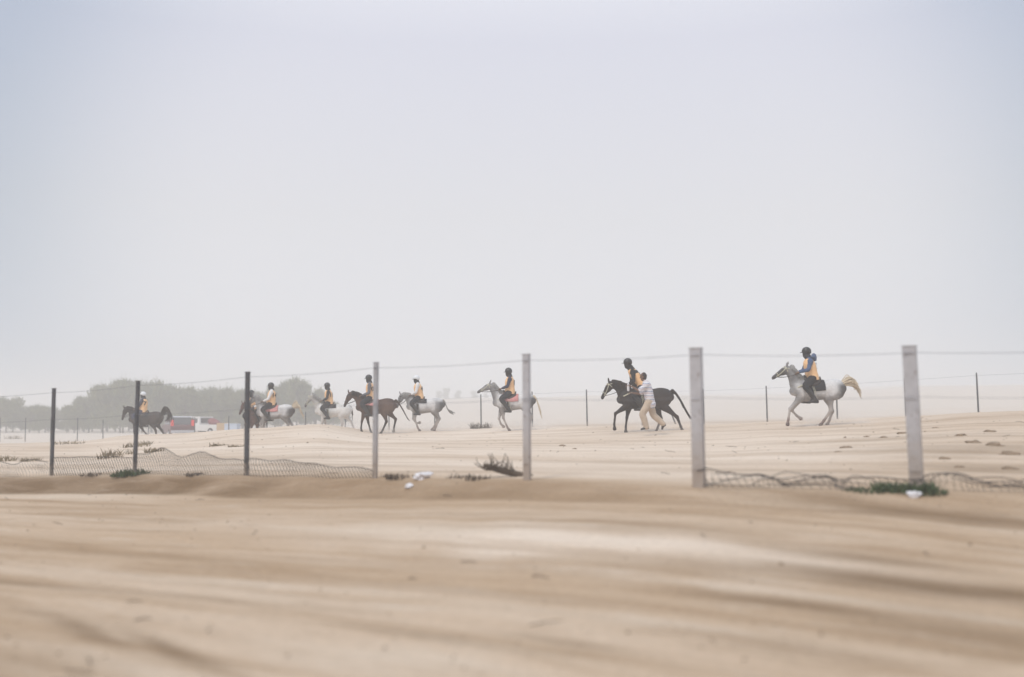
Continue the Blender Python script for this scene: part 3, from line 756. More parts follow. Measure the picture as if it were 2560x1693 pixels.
def make_horse(spec):
    sx = spec.get('sx', 1.0); poll = spec['poll']; muz = spec['muz']; seed = spec['seed']
    bm = bmesh.new()
    tube(bm, [(x * sx, 0, z - .015, hw * 1.05, hh * 1.07) for x, z, hh, hw in TR], n=3, seg=20)
    # neck, deeper where it leaves the chest
    P = Vector((poll[0], 0, poll[1])); Q = Vector((muz[0], 0, muz[1])); hdv = (Q - P)
    b0 = Vector((.44 * sx, 0, 1.20)); b1 = Vector((.60 * sx, 0, 1.30)); up = P + Vector((-.02, 0, -.05))
    arch = spec.get('arch', .05); nd = (up - b1); pn = Vector((-nd.z, 0, nd.x)).normalized()
    n1 = b1 + nd * .35 + pn * arch; n2 = b1 + nd * .7 + pn * arch * 1.1
    tube(bm, [(b0.x, 0, b0.z, .17, .27), (b1.x, 0, b1.z, .135, .25), (n1.x, 0, n1.z, .105, .205), (n2.x, 0, n2.z, .088, .165), (up.x, 0, up.z, .078, .13)], n=4, seg=16)
    # head
    d = hdv.normalized(); L = .60; Q = P + d * L; pnh = Vector((-d.z, 0, d.x))
    if pnh.x * 1 + pnh.z * 1 < 0: pnh = -pnh            # pnh points to the face side (forward / up)
    def hp(t_, o_): v = P + d * (L * t_) + pnh * o_; return (v.x, 0, v.z)
    tube(bm, [(*hp(-.02, -.03), .065, .085), (*hp(.18, -.04), .085, .125), (*hp(.36, -.03), .082, .12), (*hp(.56, -.012), .058, .083), (*hp(.78, -.005), .046, .064), (*hp(.93, -.012), .052, .063), (*hp(1.0, -.02), .036, .045)], n=4, seg=16)
    # ears
    for s in (-1, 1):
        e0 = Vector(hp(.0, .05)); e1 = e0 + pnh * .10 - d * .15
        e0.y = s * .045; e1.y = s * .075
        m_ = e0.lerp(e1, .45) + Vector((0, s * .012, 0))
        tube(bm, [(*e0, .022, .03), (*m_, .022, .035), (*e1, .007, .008)], n=3, seg=8)
    # legs
    for i, lg in enumerate(spec['front']):
        s = 1 if i == 0 else -1; y = .125 * s
        (kx, kz), (fx, fz), (hx, hz) = lg; ex = .44 * sx; ez = .90
        ex = ex + (kx - ex) * .18
        tube(bm, [(*q_[:3], q_[3] * LT, q_[4] * LT) for q_ in [(.50 * sx, y * 1.05, 1.16, .08, .17), (.50 * sx, y * 1.15, 1.02, .085, .15), (ex, y * 1.1, ez, .075, .115), (ex + (kx - ex) * .45, y, ez + (kz - ez) * .45, .058, .078), (ex + (kx - ex) * .85, y, ez + (kz - ez) * .85, .042, .048), (kx, y, kz, .046, .054)]], n=3, seg=12)
        tube(bm, [(*q_[:3], q_[3] * LT, q_[4] * LT) for q_ in [(kx, y, kz, .045, .053), (kx + (fx - kx) * .2, y, kz + (fz - kz) * .2, .034, .038), (kx + (fx - kx) * .75, y, kz + (fz - kz) * .75, .031, .035), (fx, y, fz, .038, .043)]], n=3, seg=10)
        hoof(bm, fx, fz, hx, hz, y)
    for i, lg in enumerate(spec['hind']):
        s = 1 if i == 0 else -1; y = .14 * s
        (kx, kz), (fx, fz), (hx, hz) = lg
        stx = -.40 * sx + (kx + .62 * sx) * .30; stz = .92 + max(0, (kz - .5)) * .3
        tube(bm, [(*q_[:3], q_[3] * LT, q_[4] * LT) for q_ in [(-.56 * sx, y, 1.24, .12, .22), (-.52 * sx, y * 1.15, 1.08, .125, .225), (stx, y * 1.1, stz, .095, .15), (stx + (kx - stx) * .4, y * .95, stz + (kz - stz) * .4, .066, .098), (stx + (kx - stx) * .82, y * .85, stz + (kz - stz) * .82, .043, .056), (kx, y * .82, kz, .044, .064)]], n=3, seg=12)
        tube(bm, [(*q_[:3], q_[3] * LT, q_[4] * LT) for q_ in [(kx, y * .82, kz, .044, .062), (kx + (fx - kx) * .2, y * .82, kz + (fz - kz) * .2, .038, .048), (kx + (fx - kx) * .75, y * .82, kz + (fz - kz) * .75, .033, .038), (fx, y * .82, fz, .040, .045)]], n=3, seg=10)
        hoof(bm, fx, fz, hx, hz, y * .82)
    me_ = remesh(bm, .024, 4, .5); paint(me_, coat_fn(spec['coat'], poll, (Q.x, Q.z), sx, seed))
    yaw = spec.get('yaw', 0)
    X = (spec['px'] - W / 2) / F * spec['Y']; gz = spec['z'] if 'z' in spec else ground_z(X, spec['Y'])
    o = link('horse', me_, M['coat'], loc=(X, spec['Y'], gz), rz=math.pi + R(yaw))
    if spec.get('scale'): o.scale = (spec['scale'],) * 3
    props(o, spec['label'], 'horse', 'ridden horses')
    # mane
    bm = bmesh.new(); rnd = random.Random(seed)
    crest = [(b1 + Vector((-.20 * sx, 0, .15)), .23), (n1, .17), (n2, .13), (P + Vector((-.02, 0, .02)), .08)]
    for k in range(150):
        t_ = rnd.random() * 2.98; i = int(t_); f_ = t_ - i
        c_ = crest[i][0].lerp(crest[i + 1][0], f_); r_ = crest[i][1] * (1 - f_) + crest[i + 1][1] * f_
        tp = c_ + pn * r_ * .93; tp.y = rnd.uniform(-.01, .03)
        fall = rnd.uniform(.10, .20); back = rnd.uniform(.0, .12) * spec.get('wind', 1)
        m_ = tp + pn * .035 + Vector((-back * .5, .03, 0)); e_ = tp + Vector((-back, .075 + rnd.uniform(0, .03), -fall))
        tube(bm, [(*tp, .010, .018), (*m_, .012, .022), (*e_, .003, .006)], n=2, seg=5)
    link('mane', mesh_from(bm), M[spec['mane']], o)
    # eyes and nostrils
    for s in (-1, 1):
        bm = bmesh.new(); v = Vector(hp(.30, .045)); bmesh.ops.create_uvsphere(bm, u_segments=10, v_segments=8, radius=.022, matrix=Matrix.Translation((v.x, s * .068, v.z)))
        link('eye', mesh_from(bm), M['helmet_black'], o)
    # tail: many locks following one line
    bm = bmesh.new(); T = [(-.76 * sx, 1.33)] + list(spec['tail'])
    tw = spec.get('tailw', .055)
    tube(bm, [(x, 0, z, tw * .55 * (1 - .6 * i / (len(T) - 1)), tw * .6 * (1 - .6 * i / (len(T) - 1))) for i, (x, z) in enumerate(T)], n=4, seg=8)
    for k in range(70):
        oy = rnd.gauss(0, tw * .5); oz = rnd.gauss(0, tw * .6); end = rnd.uniform(.55, 1.0); pts = []
        for i, (x, z) in enumerate(T):
            f_ = i / (len(T) - 1)
            if f_ > end + .01: break
            sp = .35 + 1.25 * math.sin(min(1, f_ * 1.1) * math.pi * .62); droop = rnd.uniform(0, .09) * f_ * spec.get('droop', 1)
            w_ = .013 * (1 - .6 * f_)
            pts.append((x + oz * .5 * sp, oy * sp, z + oz * sp - droop, w_, w_ * 1.3))
        if len(pts) > 1: tube(bm, pts, n=3, seg=5)
    link('tail', mesh_from(bm), M[spec.get('tailm', spec['mane'])], o)
    # saddle and pad, girth, stirrups
    px0 = spec.get('seat', .22)
    pm = M[spec.get('pad', 'black_cloth')]; bm = bmesh.new()
    nstep = 9; xs = [px0 - .34 + .62 * k / nstep for k in range(nstep + 1)]
    dr = spec.get('drop', 88)
    wrap(bm, xs, -dr, dr, sx, .03, .016, 22); link('saddle_pad', mesh_from(bm), pm, o)
    bm = bmesh.new(); rows_ = []
    for k in range(11):
        x = px0 - .25 + .50 * k / 10; zc, hh, hw = trunk_at(x, sx); u_ = (k / 10 - .5) * 2; r_ = []
        lift = .035 + .075 * abs(u_) ** 2.2; cov = 60 * (1 - .35 * u_ * u_) if u_ < 0 else 66 * (1 - .25 * u_ * u_)
        for j in range(17):
            th = R(-cov + 2 * cov * j / 16); w_ = math.cos(th) ** 2
            r_.append((x, (hw + .035) * math.sin(th), zc + (hh + .035 + lift * w_ * w_) * math.cos(th)))
        rows_.append(r_)
    strip(bm, rows_, .02); sd = link('saddle', mesh_from(bm), M['leather'], o)
    bm = bmesh.new(); wrap(bm, [px0 + .02, px0 + .11], 75, 285, sx, .016, .010, 22); link('girth', mesh_from(bm), M['leather'], o)
    for s in (-1, 1):
        bm = bmesh.new(); zc, hh, hw = trunk_at(px0, sx); y = s * (hw + .075)
        for dx in (-.012, .03): tube(bm, [(px0 + .05 + dx, s * (hw * .85 + .03), zc + hh * .45, .013, .006), (px0 + dx + .02, y, 1.1, .013, .006), (px0 + dx * 2 - .02, y + s * .02, .84, .013, .006)], n=3, seg=6)
        so = link('stirrup_strap', mesh_from(bm), M['strap' if spec.get('pale_tack') else 'leather'], o)
        bm = bmesh.new(); c0 = Vector((px0 - .02, y + s * .03, .78)); ring = [(c0.x + .02 * 0 + math.cos(a) * .01, c0.y + math.sin(a) * .06, c0.z + math.cos(a) * .06 + .01, .008, .008) for a in [k * math.pi / 6 for k in range(13)]]
        tube(bm, ring, n=1, seg=6, cap=False); link('stirrup', mesh_from(bm), M['steel'], so)
    # bridle
    sm = M['strap' if spec.get('pale_tack') else 'leather']; bm = bmesh.new()
    def ringat(t_, o_, rl, ri, w_, tilt=0.0):
        pts = []
        for k in range(17):
            a = k * 2 * math.pi / 16; v = Vector(hp(t_, o_)) + pnh * (math.sin(a) * ri) + d * (tilt * math.sin(a)); pts.append((v.x, math.cos(a) * rl, v.z, w_, w_))
        tube(bm, pts, n=1, seg=6, cap=False)
    ringat(.66, -.012, .062, .082, .012); ringat(.12, -.035, .088, .122, .012, -.02); ringat(.05, -.02, .078, .105, .012, .10)
    for s in (-1, 1):
        a = Vector(hp(.08, .02)); m_ = Vector(hp(.45, -.02)); e_ = Vector(hp(.80, -.03)); tube(bm, [(a.x, s * .080, a.z, .010, .013), (m_.x, s * .084, m_.z, .010, .013), (e_.x, s * .058, e_.z, .010, .013)], n=4, seg=6)
    br = link('bridle', mesh_from(bm), sm, o)
    bm = bmesh.new(); hand = spec['hand']
    for s in (-1, 1):
        e_ = Vector(hp(.82, -.03)); h_ = Vector((hand[0], s * .09, hand[1])); mid = e_.lerp(h_, .5)
        tube(bm, [(e_.x, s * .062, e_.z, .010, .010), (mid.x, s * .15, mid.z - .05, .010, .010), (h_.x, h_.y, h_.z, .010, .010)], n=5, seg=6)
    link('reins', mesh_from(bm), M['strap' if spec.get('pale_tack') == 2 else 'leather'], o)
    bm = bmesh.new(); pts = []
    for k in range(15):
        a = R(-100 + 200 * k / 14); x = (.40 + .40 * math.cos(a)) * sx; zc, hh, hw = trunk_at(min(x, .70 * sx), sx)
        pts.append((x + .015, (hw + .03) * math.sin(a) * (1.0 if abs(math.sin(a)) > .5 else 1.05), 1.34 - .22 * max(0, math.cos(a)), .012, .022))
    tube(bm, pts, n=2, seg=6); link('breast_strap', mesh_from(bm), sm, o)
    return o
def hoof(bm, fx, fz, hx, hz, y):
    dx, dz = hx - fx, hz - fz; l = math.hypot(dx, dz) or 1; k = .12 / l; mx, mz = fx + dx * k * .6, fz + dz * k * .6; ex, ez = fx + dx * k, fz + dz * k
    tube(bm, [(*q_[:3], q_[3] * LT, q_[4] * LT) for q_ in [(fx, y, fz, .038, .043), (mx, y, mz, .032, .036), (ex, y, ez, .046, .050), (ex + dx / l * .045, y, ez + dz / l * .045, .052, .060)]], n=2, seg=10)

# ---------------------------------------------------------------- people
def skin_fn(head, fwd, tone_=(.20, .115, .075)):
    def f(co):
        d_ = co - head; c = tone_
        a = d_.dot(fwd); lat_ = Vector((-fwd.y, fwd.x, 0)); l = d_.dot(lat_)
        if a > .05:
            if abs(abs(l) - .032) < .015 and abs(d_.z - .005) < .010: c = (.02, .015, .015)
            if abs(abs(l) - .032) < .02 and abs(d_.z - .030) < .007: c = (.03, .02, .018)
            if abs(l) < .028 and abs(d_.z + .065) < .008: c = (.17, .06, .05)
        return c
    return f
def head_tubes(bm, neck, head, f):
    l = Vector((-f.y, f.x, 0))
    tube(bm, [(*neck, .058, .060), (*(neck.lerp(head, .5)), .055, .058), (*(head - Vector((0, 0, .06)) - f * .01), .055, .06)], seg=12, lat=l)
    tube(bm, [(*(head - Vector((0, 0, .085)) + f * .03), .045, .055), (*(head + Vector((0, 0, -.03)) + f * .008), .067, .085), (*(head + Vector((0, 0, .04))), .074, .094), (*(head + Vector((0, 0, .085)) - f * .005), .058, .075)], seg=14, lat=l)
    tube(bm, [(*(head + f * .085 + Vector((0, 0, .012))), .010, .010), (*(head + f * .108 + Vector((0, 0, -.028))), .016, .016)], seg=8, lat=l)
    tube(bm, [(*(head + f * .070 + Vector((0, 0, -.092))), .022, .016), (*(head + f * .074 + Vector((0, 0, -.086))), .020, .016)], seg=8, lat=l)
    for s in (-1, 1): tube(bm, [(*(head + l * s * .076 + Vector((0, 0, .018))), .012, .018), (*(head + l * s * .076 + Vector((0, 0, -.022))), .010, .013)], seg=8, lat=l)
def hand_tubes(bm, wr, dirv, side, curl=.7):
    dirv = dirv.normalized(); up = Vector((0, 0, 1)); lat_ = dirv.cross(up); lat_ = lat_.normalized() if lat_.length > .1 else Vector((0, 1, 0)); dn = lat_.cross(dirv).normalized() * -1
    if dn.z > 0: dn = -dn
    pe = wr + dirv * .085
    tube(bm, [(*wr, .026, .020), (*(wr + dirv * .045), .036, .018), (*pe, .038, .015)], seg=10, lat=lat_)
    for k, ln in enumerate((.072, .080, .074, .058)):
        o_ = lat_ * ((k - 1.5) * .020) + pe; a = o_ + dirv * ln * .45 + dn * .012 * curl; b_ = a + (dirv * (1 - curl) + dn * curl).normalized() * ln * .35; c_ = b_ + (dn * curl - dirv * curl * .6 + dirv * (1 - curl)).normalized() * ln * .28
        tube(bm, [(*o_, .0095, .0095), (*a, .009, .009), (*b_, .0085, .0085), (*c_, .007, .007)], n=2, seg=7, lat=lat_)
    t0 = wr + dirv * .03 + lat_ * side * .03; t1 = t0 + (dirv * .6 + lat_ * side * .7 + dn * .3).normalized() * .035; t2 = t1 + (dirv * .8 + dn * .5).normalized() * .03
    tube(bm, [(*t0, .012, .012), (*t1, .011, .011), (*t2, .008, .008)], n=2, seg=7, lat=lat_)
def limb(bm, pts, rs, g=0.0, lat=Vector((0, 1, 0))):
    tube(bm, [(*p, r_ + g, (r2 if isinstance(r2, float) else r_) + g) for p, (r_, r2) in zip(pts, rs)], n=4, seg=12, lat=lat)
def number(parent, torso, txt, phi0, z0, size=.30, off=.028):
    cu = bpy.data.curves.new('n', 'FONT'); cu.body = txt; cu.size = size; cu.align_x = 'CENTER'; cu.offset = .006
    to = bpy.data.objects.new('n', cu); COL.objects.link(to); dg = bpy.context.evaluated_depsgraph_get(); dg.update()
    me_ = bpy.data.meshes.new_from_object(to.evaluated_get(dg)); bpy.data.objects.remove(to)
    bm = bmesh.new(); bm.from_mesh(me_); bmesh.ops.triangulate(bm, faces=bm.faces)
    bmesh.ops.subdivide_edges(bm, edges=[e for e in bm.edges if e.calc_length() > .03], cuts=2)
    for v in bm.verts:
        u_, w_ = v.co.x, v.co.y; z = z0 + w_; c_, ra, rb = torso(z); ph = phi0 + u_ / .17
        v.co = Vector((c_.x + (ra + off) * math.cos(ph), c_.y + (rb + off) * math.sin(ph), z))
    bm.to_mesh(me_); bm.free(); link('number', me_, M['ink'], parent)

def make_rider(h, spec):
    px0 = spec.get('seat', .22); lean = spec.get('lean', .02); hx, hz = spec['hand']; zs = 1.475
    f = Vector((1, 0, 0)); V = Vector
    hip = V((px0, 0, zs + .06)); ch = V((px0 + lean * .65, 0, zs + .36)); sh = V((px0 + lean, 0, zs + .54)); nk = V((px0 + lean * 1.15, 0, zs + .60)); hd = nk + V((.045, 0, .165))
    if spec.get('headfwd'): hd.x += spec['headfwd']
    O = V((px0, 0, zs)); bl = Matrix.Rotation(R(spec.get('look', -12)), 3, 'Z') @ f
    def torso_t(bm, g, z0=0.0, z1=1.0, gx=0.0):
        st = [(hip - V((0, 0, .02)), .165, .125), (hip.lerp(ch, .35), .150, .115), (hip.lerp(ch, .75), .160, .120), (ch.lerp(sh, .4), .185, .130), (sh - V((0, 0, .03)), .185, .110), (sh + V((0, 0, .045)), .10, .075)]
        st = st[int(z0):len(st) if z1 == 1 else int(z1)]
        tube(bm, [(*p, a + g, b_ + g) for p, a, b_ in st], n=4, seg=18)
    def torso_at(z):
        t_ = clamp((z - hip.z) / (sh.z - hip.z)); c_ = hip.lerp(sh, t_) ; t2 = clamp((z - hip.z) / (ch.z - hip.z))
        c_ = hip.lerp(ch, t2) if z < ch.z else ch.lerp(sh, clamp((z - ch.z) / (sh.z - ch.z)))
        return c_, .118 + .012 * t_ , .152 + .033 * t_
    arms = {}
    for s in (-1, 1):
        S_ = V((sh.x, s * .185, sh.z - .02)); Wr = V((hx - .09, s * .115, hz + .02)); E = V(((S_.x + Wr.x) / 2 - .05, s * .255, min(S_.z, (S_.z + Wr.z) / 2) - .10)); arms[s] = (S_, E, Wr)
        if spec.get('elbow_out'): E.y *= 1.15; E.x -= .08
    legs = {}
    for s in (-1, 1):
        K = V((px0 + .30, s * .345, zs - .20)); A_ = V((px0 + .02, s * .36, zs - .60)); T_ = V((px0 + .19, s * .37, zs - .64)); legs[s] = (V((px0, s * .10, zs + .03)), K, A_, T_)
    def arm(bm, s, g, part='all'):
        S_, E, Wr = arms[s]
        limb(bm, [S_ + V((0, -s * .05, -.01)), S_, S_.lerp(E, .5), E, E.lerp(Wr, .4), Wr], [(.055, .06), (.057, .06), (.046, .048), (.040, .042), (.037, .038), (.025, .027)], g)
    def leg(bm, s, g, end=1.0):
        H_, K, A_, T_ = legs[s]
        limb(bm, [H_, H_.lerp(K, .45), K, K.lerp(A_, .35), A_], [(.105, .115), (.095, .105), (.066, .072), (.056, .064), (.038, .042)], g)
    def sub(me_): 
        for v in me_.vertices: v.co -= O
        return me_
    bm = bmesh.new(); torso_t(bm, 0.0)
    head_tubes(bm, nk - V((0, 0, .05)), hd, bl)
    for s in (-1, 1):
        arm(bm, s, 0.0); leg(bm, s, 0.0); H_, K, A_, T_ = legs[s]; limb(bm, [A_ + V((-.04, 0, -.03)), A_.lerp(T_, .5), T_], [(.036, .035), (.038, .03), (.03, .022)], 0)
    me_ = remesh(bm, .016, 3, .4)
    def hands(bm):
        for s in (-1, 1): hand_tubes(bm, arms[s][2], V((hx, s * .09, hz)) - arms[s][2], -s, .85)
    me_ = append_tubes(me_, hands); paint(me_, skin_fn(hd, bl)); sub(me_)
    rot = Matrix.Rotation(h.rotation_euler.z, 3, 'Z'); scl = h.scale[0]
    o = link('person', me_, M['skin'], loc=Vector(h.location) + rot @ (O * scl), rz=h.rotation_euler.z); o.scale = Vector(h.scale) * 1.13
    props(o, spec['rlabel'], 'person', 'riders in orange vests')
    jm = M[spec.get('jacket', 'black_cloth')]
    bm = bmesh.new(); torso_t(bm, .014)
    for s in (-1, 1): arm(bm, s, .014)
    tube(bm, [(*(nk - V((0, 0, .06))), .07, .075), (*(nk + V((0, 0, .01))), .066, .07)], seg=12)
    link('jacket', sub(remesh(bm, .018, 3, .4)), jm, o)
    bm = bmesh.new(); tm = M[spec.get('trousers', 'black_cloth')]
    tube(bm, [(*(hip - V((0, 0, .07))), .15, .14), (*hip, .175, .145), (*(hip + V((0, 0, .09))), .168, .135)], seg=16)
    for s in (-1, 1): leg(bm, s, .014)
    link('trousers', sub(remesh(bm, .018, 3, .4)), tm, o)
    for s in (-1, 1):
        bm = bmesh.new(); H_, K, A_, T_ = legs[s]
        limb(bm, [K.lerp(A_, .25), K.lerp(A_, .6), A_], [(.062, .068), (.056, .062), (.047, .052)], .012); limb(bm, [A_ + V((-.05, 0, -.035)), A_.lerp(T_, .5) + V((0, 0, -.01)), T_], [(.040, .04), (.042, .036), (.034, .026)], .008)
        link('boot', sub(remesh(bm, .016, 2, .4)), M['boot'], o)
    # sleeveless numbered vest: open at the sides of the shoulders, longer behind
    bm = bmesh.new(); st = [(hip - V((.01, 0, .08)), .20, .190), (hip + V((0, 0, .03)), .195, .180), (hip.lerp(ch, .5), .188, .168), (ch, .198, .168), (ch.lerp(sh, .55), .194, .160), (sh - V((0, 0, .01)), .165, .125), (sh + V((0, 0, .045)), .11, .092)]
    P_ = catmull([(*p, a, b_) for p, a, b_ in st], 4); rings = []
    for p in P_:
        ring = []
        for k in range(28):
            a = k * 2 * math.pi / 28; wr_ = 1 + .035 * noise.noise(V((math.cos(a) * 2, math.sin(a) * 2, p[2] * 5 + spec['seed'])))
            ring.append(bm.verts.new((p[0] + p[4] * math.cos(a) * wr_, p[3] * math.sin(a) * wr_, p[2] + (.02 * noise.noise(V((a, spec['seed'], 0))) if p[2] < hip.z else 0))))
        rings.append(ring)
    for r0, r1 in zip(rings, rings[1:]):
        for k in range(28): bm.faces.new((r0[k], r0[(k + 1) % 28], r1[(k + 1) % 28], r1[k]))
    ve = link('vest', sub(mesh_from(bm)), M['vest'], o)
    so = ve.modifiers.new('s', 'SOLIDIFY'); so.thickness = .008; so.offset = 0
    if spec.get('num'):
        def tz(z):
            c_, a, b_ = torso_at(z + zs); return c_ - O, a + .034, b_ + .022
        number(ve, tz, spec['num'], R(spec.get('numphi', 135)), .30, spec.get('numsize', .25))
    # helmet: shell, peak, strap
    l = V((-bl.y, bl.x, 0)); bm = bmesh.new(); rings = []
    for i in range(9):
        e_ = R(-14 + 104 * i / 8); ring = []
        for k in range(24):
            a = k * 2 * math.pi / 24; r_ = math.cos(e_) if e_ < R(88) else .02
            fl = 1.0; low = -.035 if (math.cos(a) < 0 and i == 0) else 0
            ring.append(bm.verts.new(hd + V((0, 0, .035 + .125 * math.sin(e_) + low)) + bl * (math.cos(a) * r_ * .132 * fl) + l * (math.sin(a) * r_ * .108)))
        rings.append(ring)
    for r0, r1 in zip(rings, rings[1:]):
        for k in range(24): bm.faces.new((r0[k], r0[(k + 1) % 24], r1[(k + 1) % 24], r1[k]))
    bm.faces.new(rings[-1])
    he = link('helmet', sub(mesh_from(bm)), M['helmet_white' if spec.get('white_helmet') else 'helmet_black'], o)
    so = he.modifiers.new('s', 'SOLIDIFY'); so.thickness = .012
    bm = bmesh.new(); rows_ = []
    for j in range(4):
        r_ = []
        for k in range(11):
            a = R(-52 + 104 * k / 10); ex = .06 * j / 3 * math.cos(a * 1.3); r_.append(hd + V((0, 0, .012 - .012 * j / 3)) + bl * (math.cos(a) * .130 + ex) + l * (math.sin(a) * .107 * (1 + .06 * j)))
        rows_.append(r_)
    strip(bm, rows_, .008); link('helmet_peak', sub(mesh_from(bm)), M['helmet_black'], he)
    # dark scarf round face and neck, as worn against the dust
    if spec.get('scarf', True):
        bm = bmesh.new()
        tube(bm, [(*(nk - V((0, 0, .02))), .095, .10), (*(nk + V((0, 0, .04))), .075, .085), (*(hd - V((0, 0, .085)) + bl * .02), .066, .092), (*(hd - V((0, 0, .02)) + bl * .002), .082, .103), (*(hd + V((0, 0, .02)) - bl * .012), .084, .098)], seg=16, lat=l)
        link('scarf', sub(remesh(bm, .016, 2, .4)), M[spec.get('scarfm', 'black_cloth')], o)
    if spec.get('hood'):
        bm = bmesh.new(); c_ = nk - bl * .10 + V((0, 0, .02))
        tube(bm, [(*(c_ + l * .12 + V((0, 0, .02))), .05, .05), (*(c_ - bl * .05), .085, .09), (*(c_ - l * .12 + V((0, 0, .02))), .05, .05)], seg=14, lat=V((0, 0, 1)))
        tube(bm, [(*(c_ - bl * .05 + V((0, 0, .06))), .07, .07), (*(c_ - bl * .07 - V((0, 0, .06))), .08, .06)], seg=12)
        link('hood', sub(remesh(bm, .018, 3, .4)), M[spec['hood']], o)
    if spec.get('stripe_sleeves'):
        for s in (-1, 1):
            bm = bmesh.new(); S_, E, Wr = arms[s]
            for t_ in (.25, .5, .75): c_ = S_.lerp(E, t_); tube(bm, [(*(c_ + V((.0, s * .0, -.015))), .066, .066), (*(c_ + (E - S_).normalized() * .02), .066, .066)], seg=12, n=1)
            for t_ in (.2, .5): c_ = E.lerp(Wr, t_); tube(bm, [(*c_, .056, .056), (*(c_ + (Wr - E).normalized() * .02), .056, .056)], seg=12, n=1)
            link('sleeve_band', sub(mesh_from(bm)), M['white_cloth'], o)
    return o

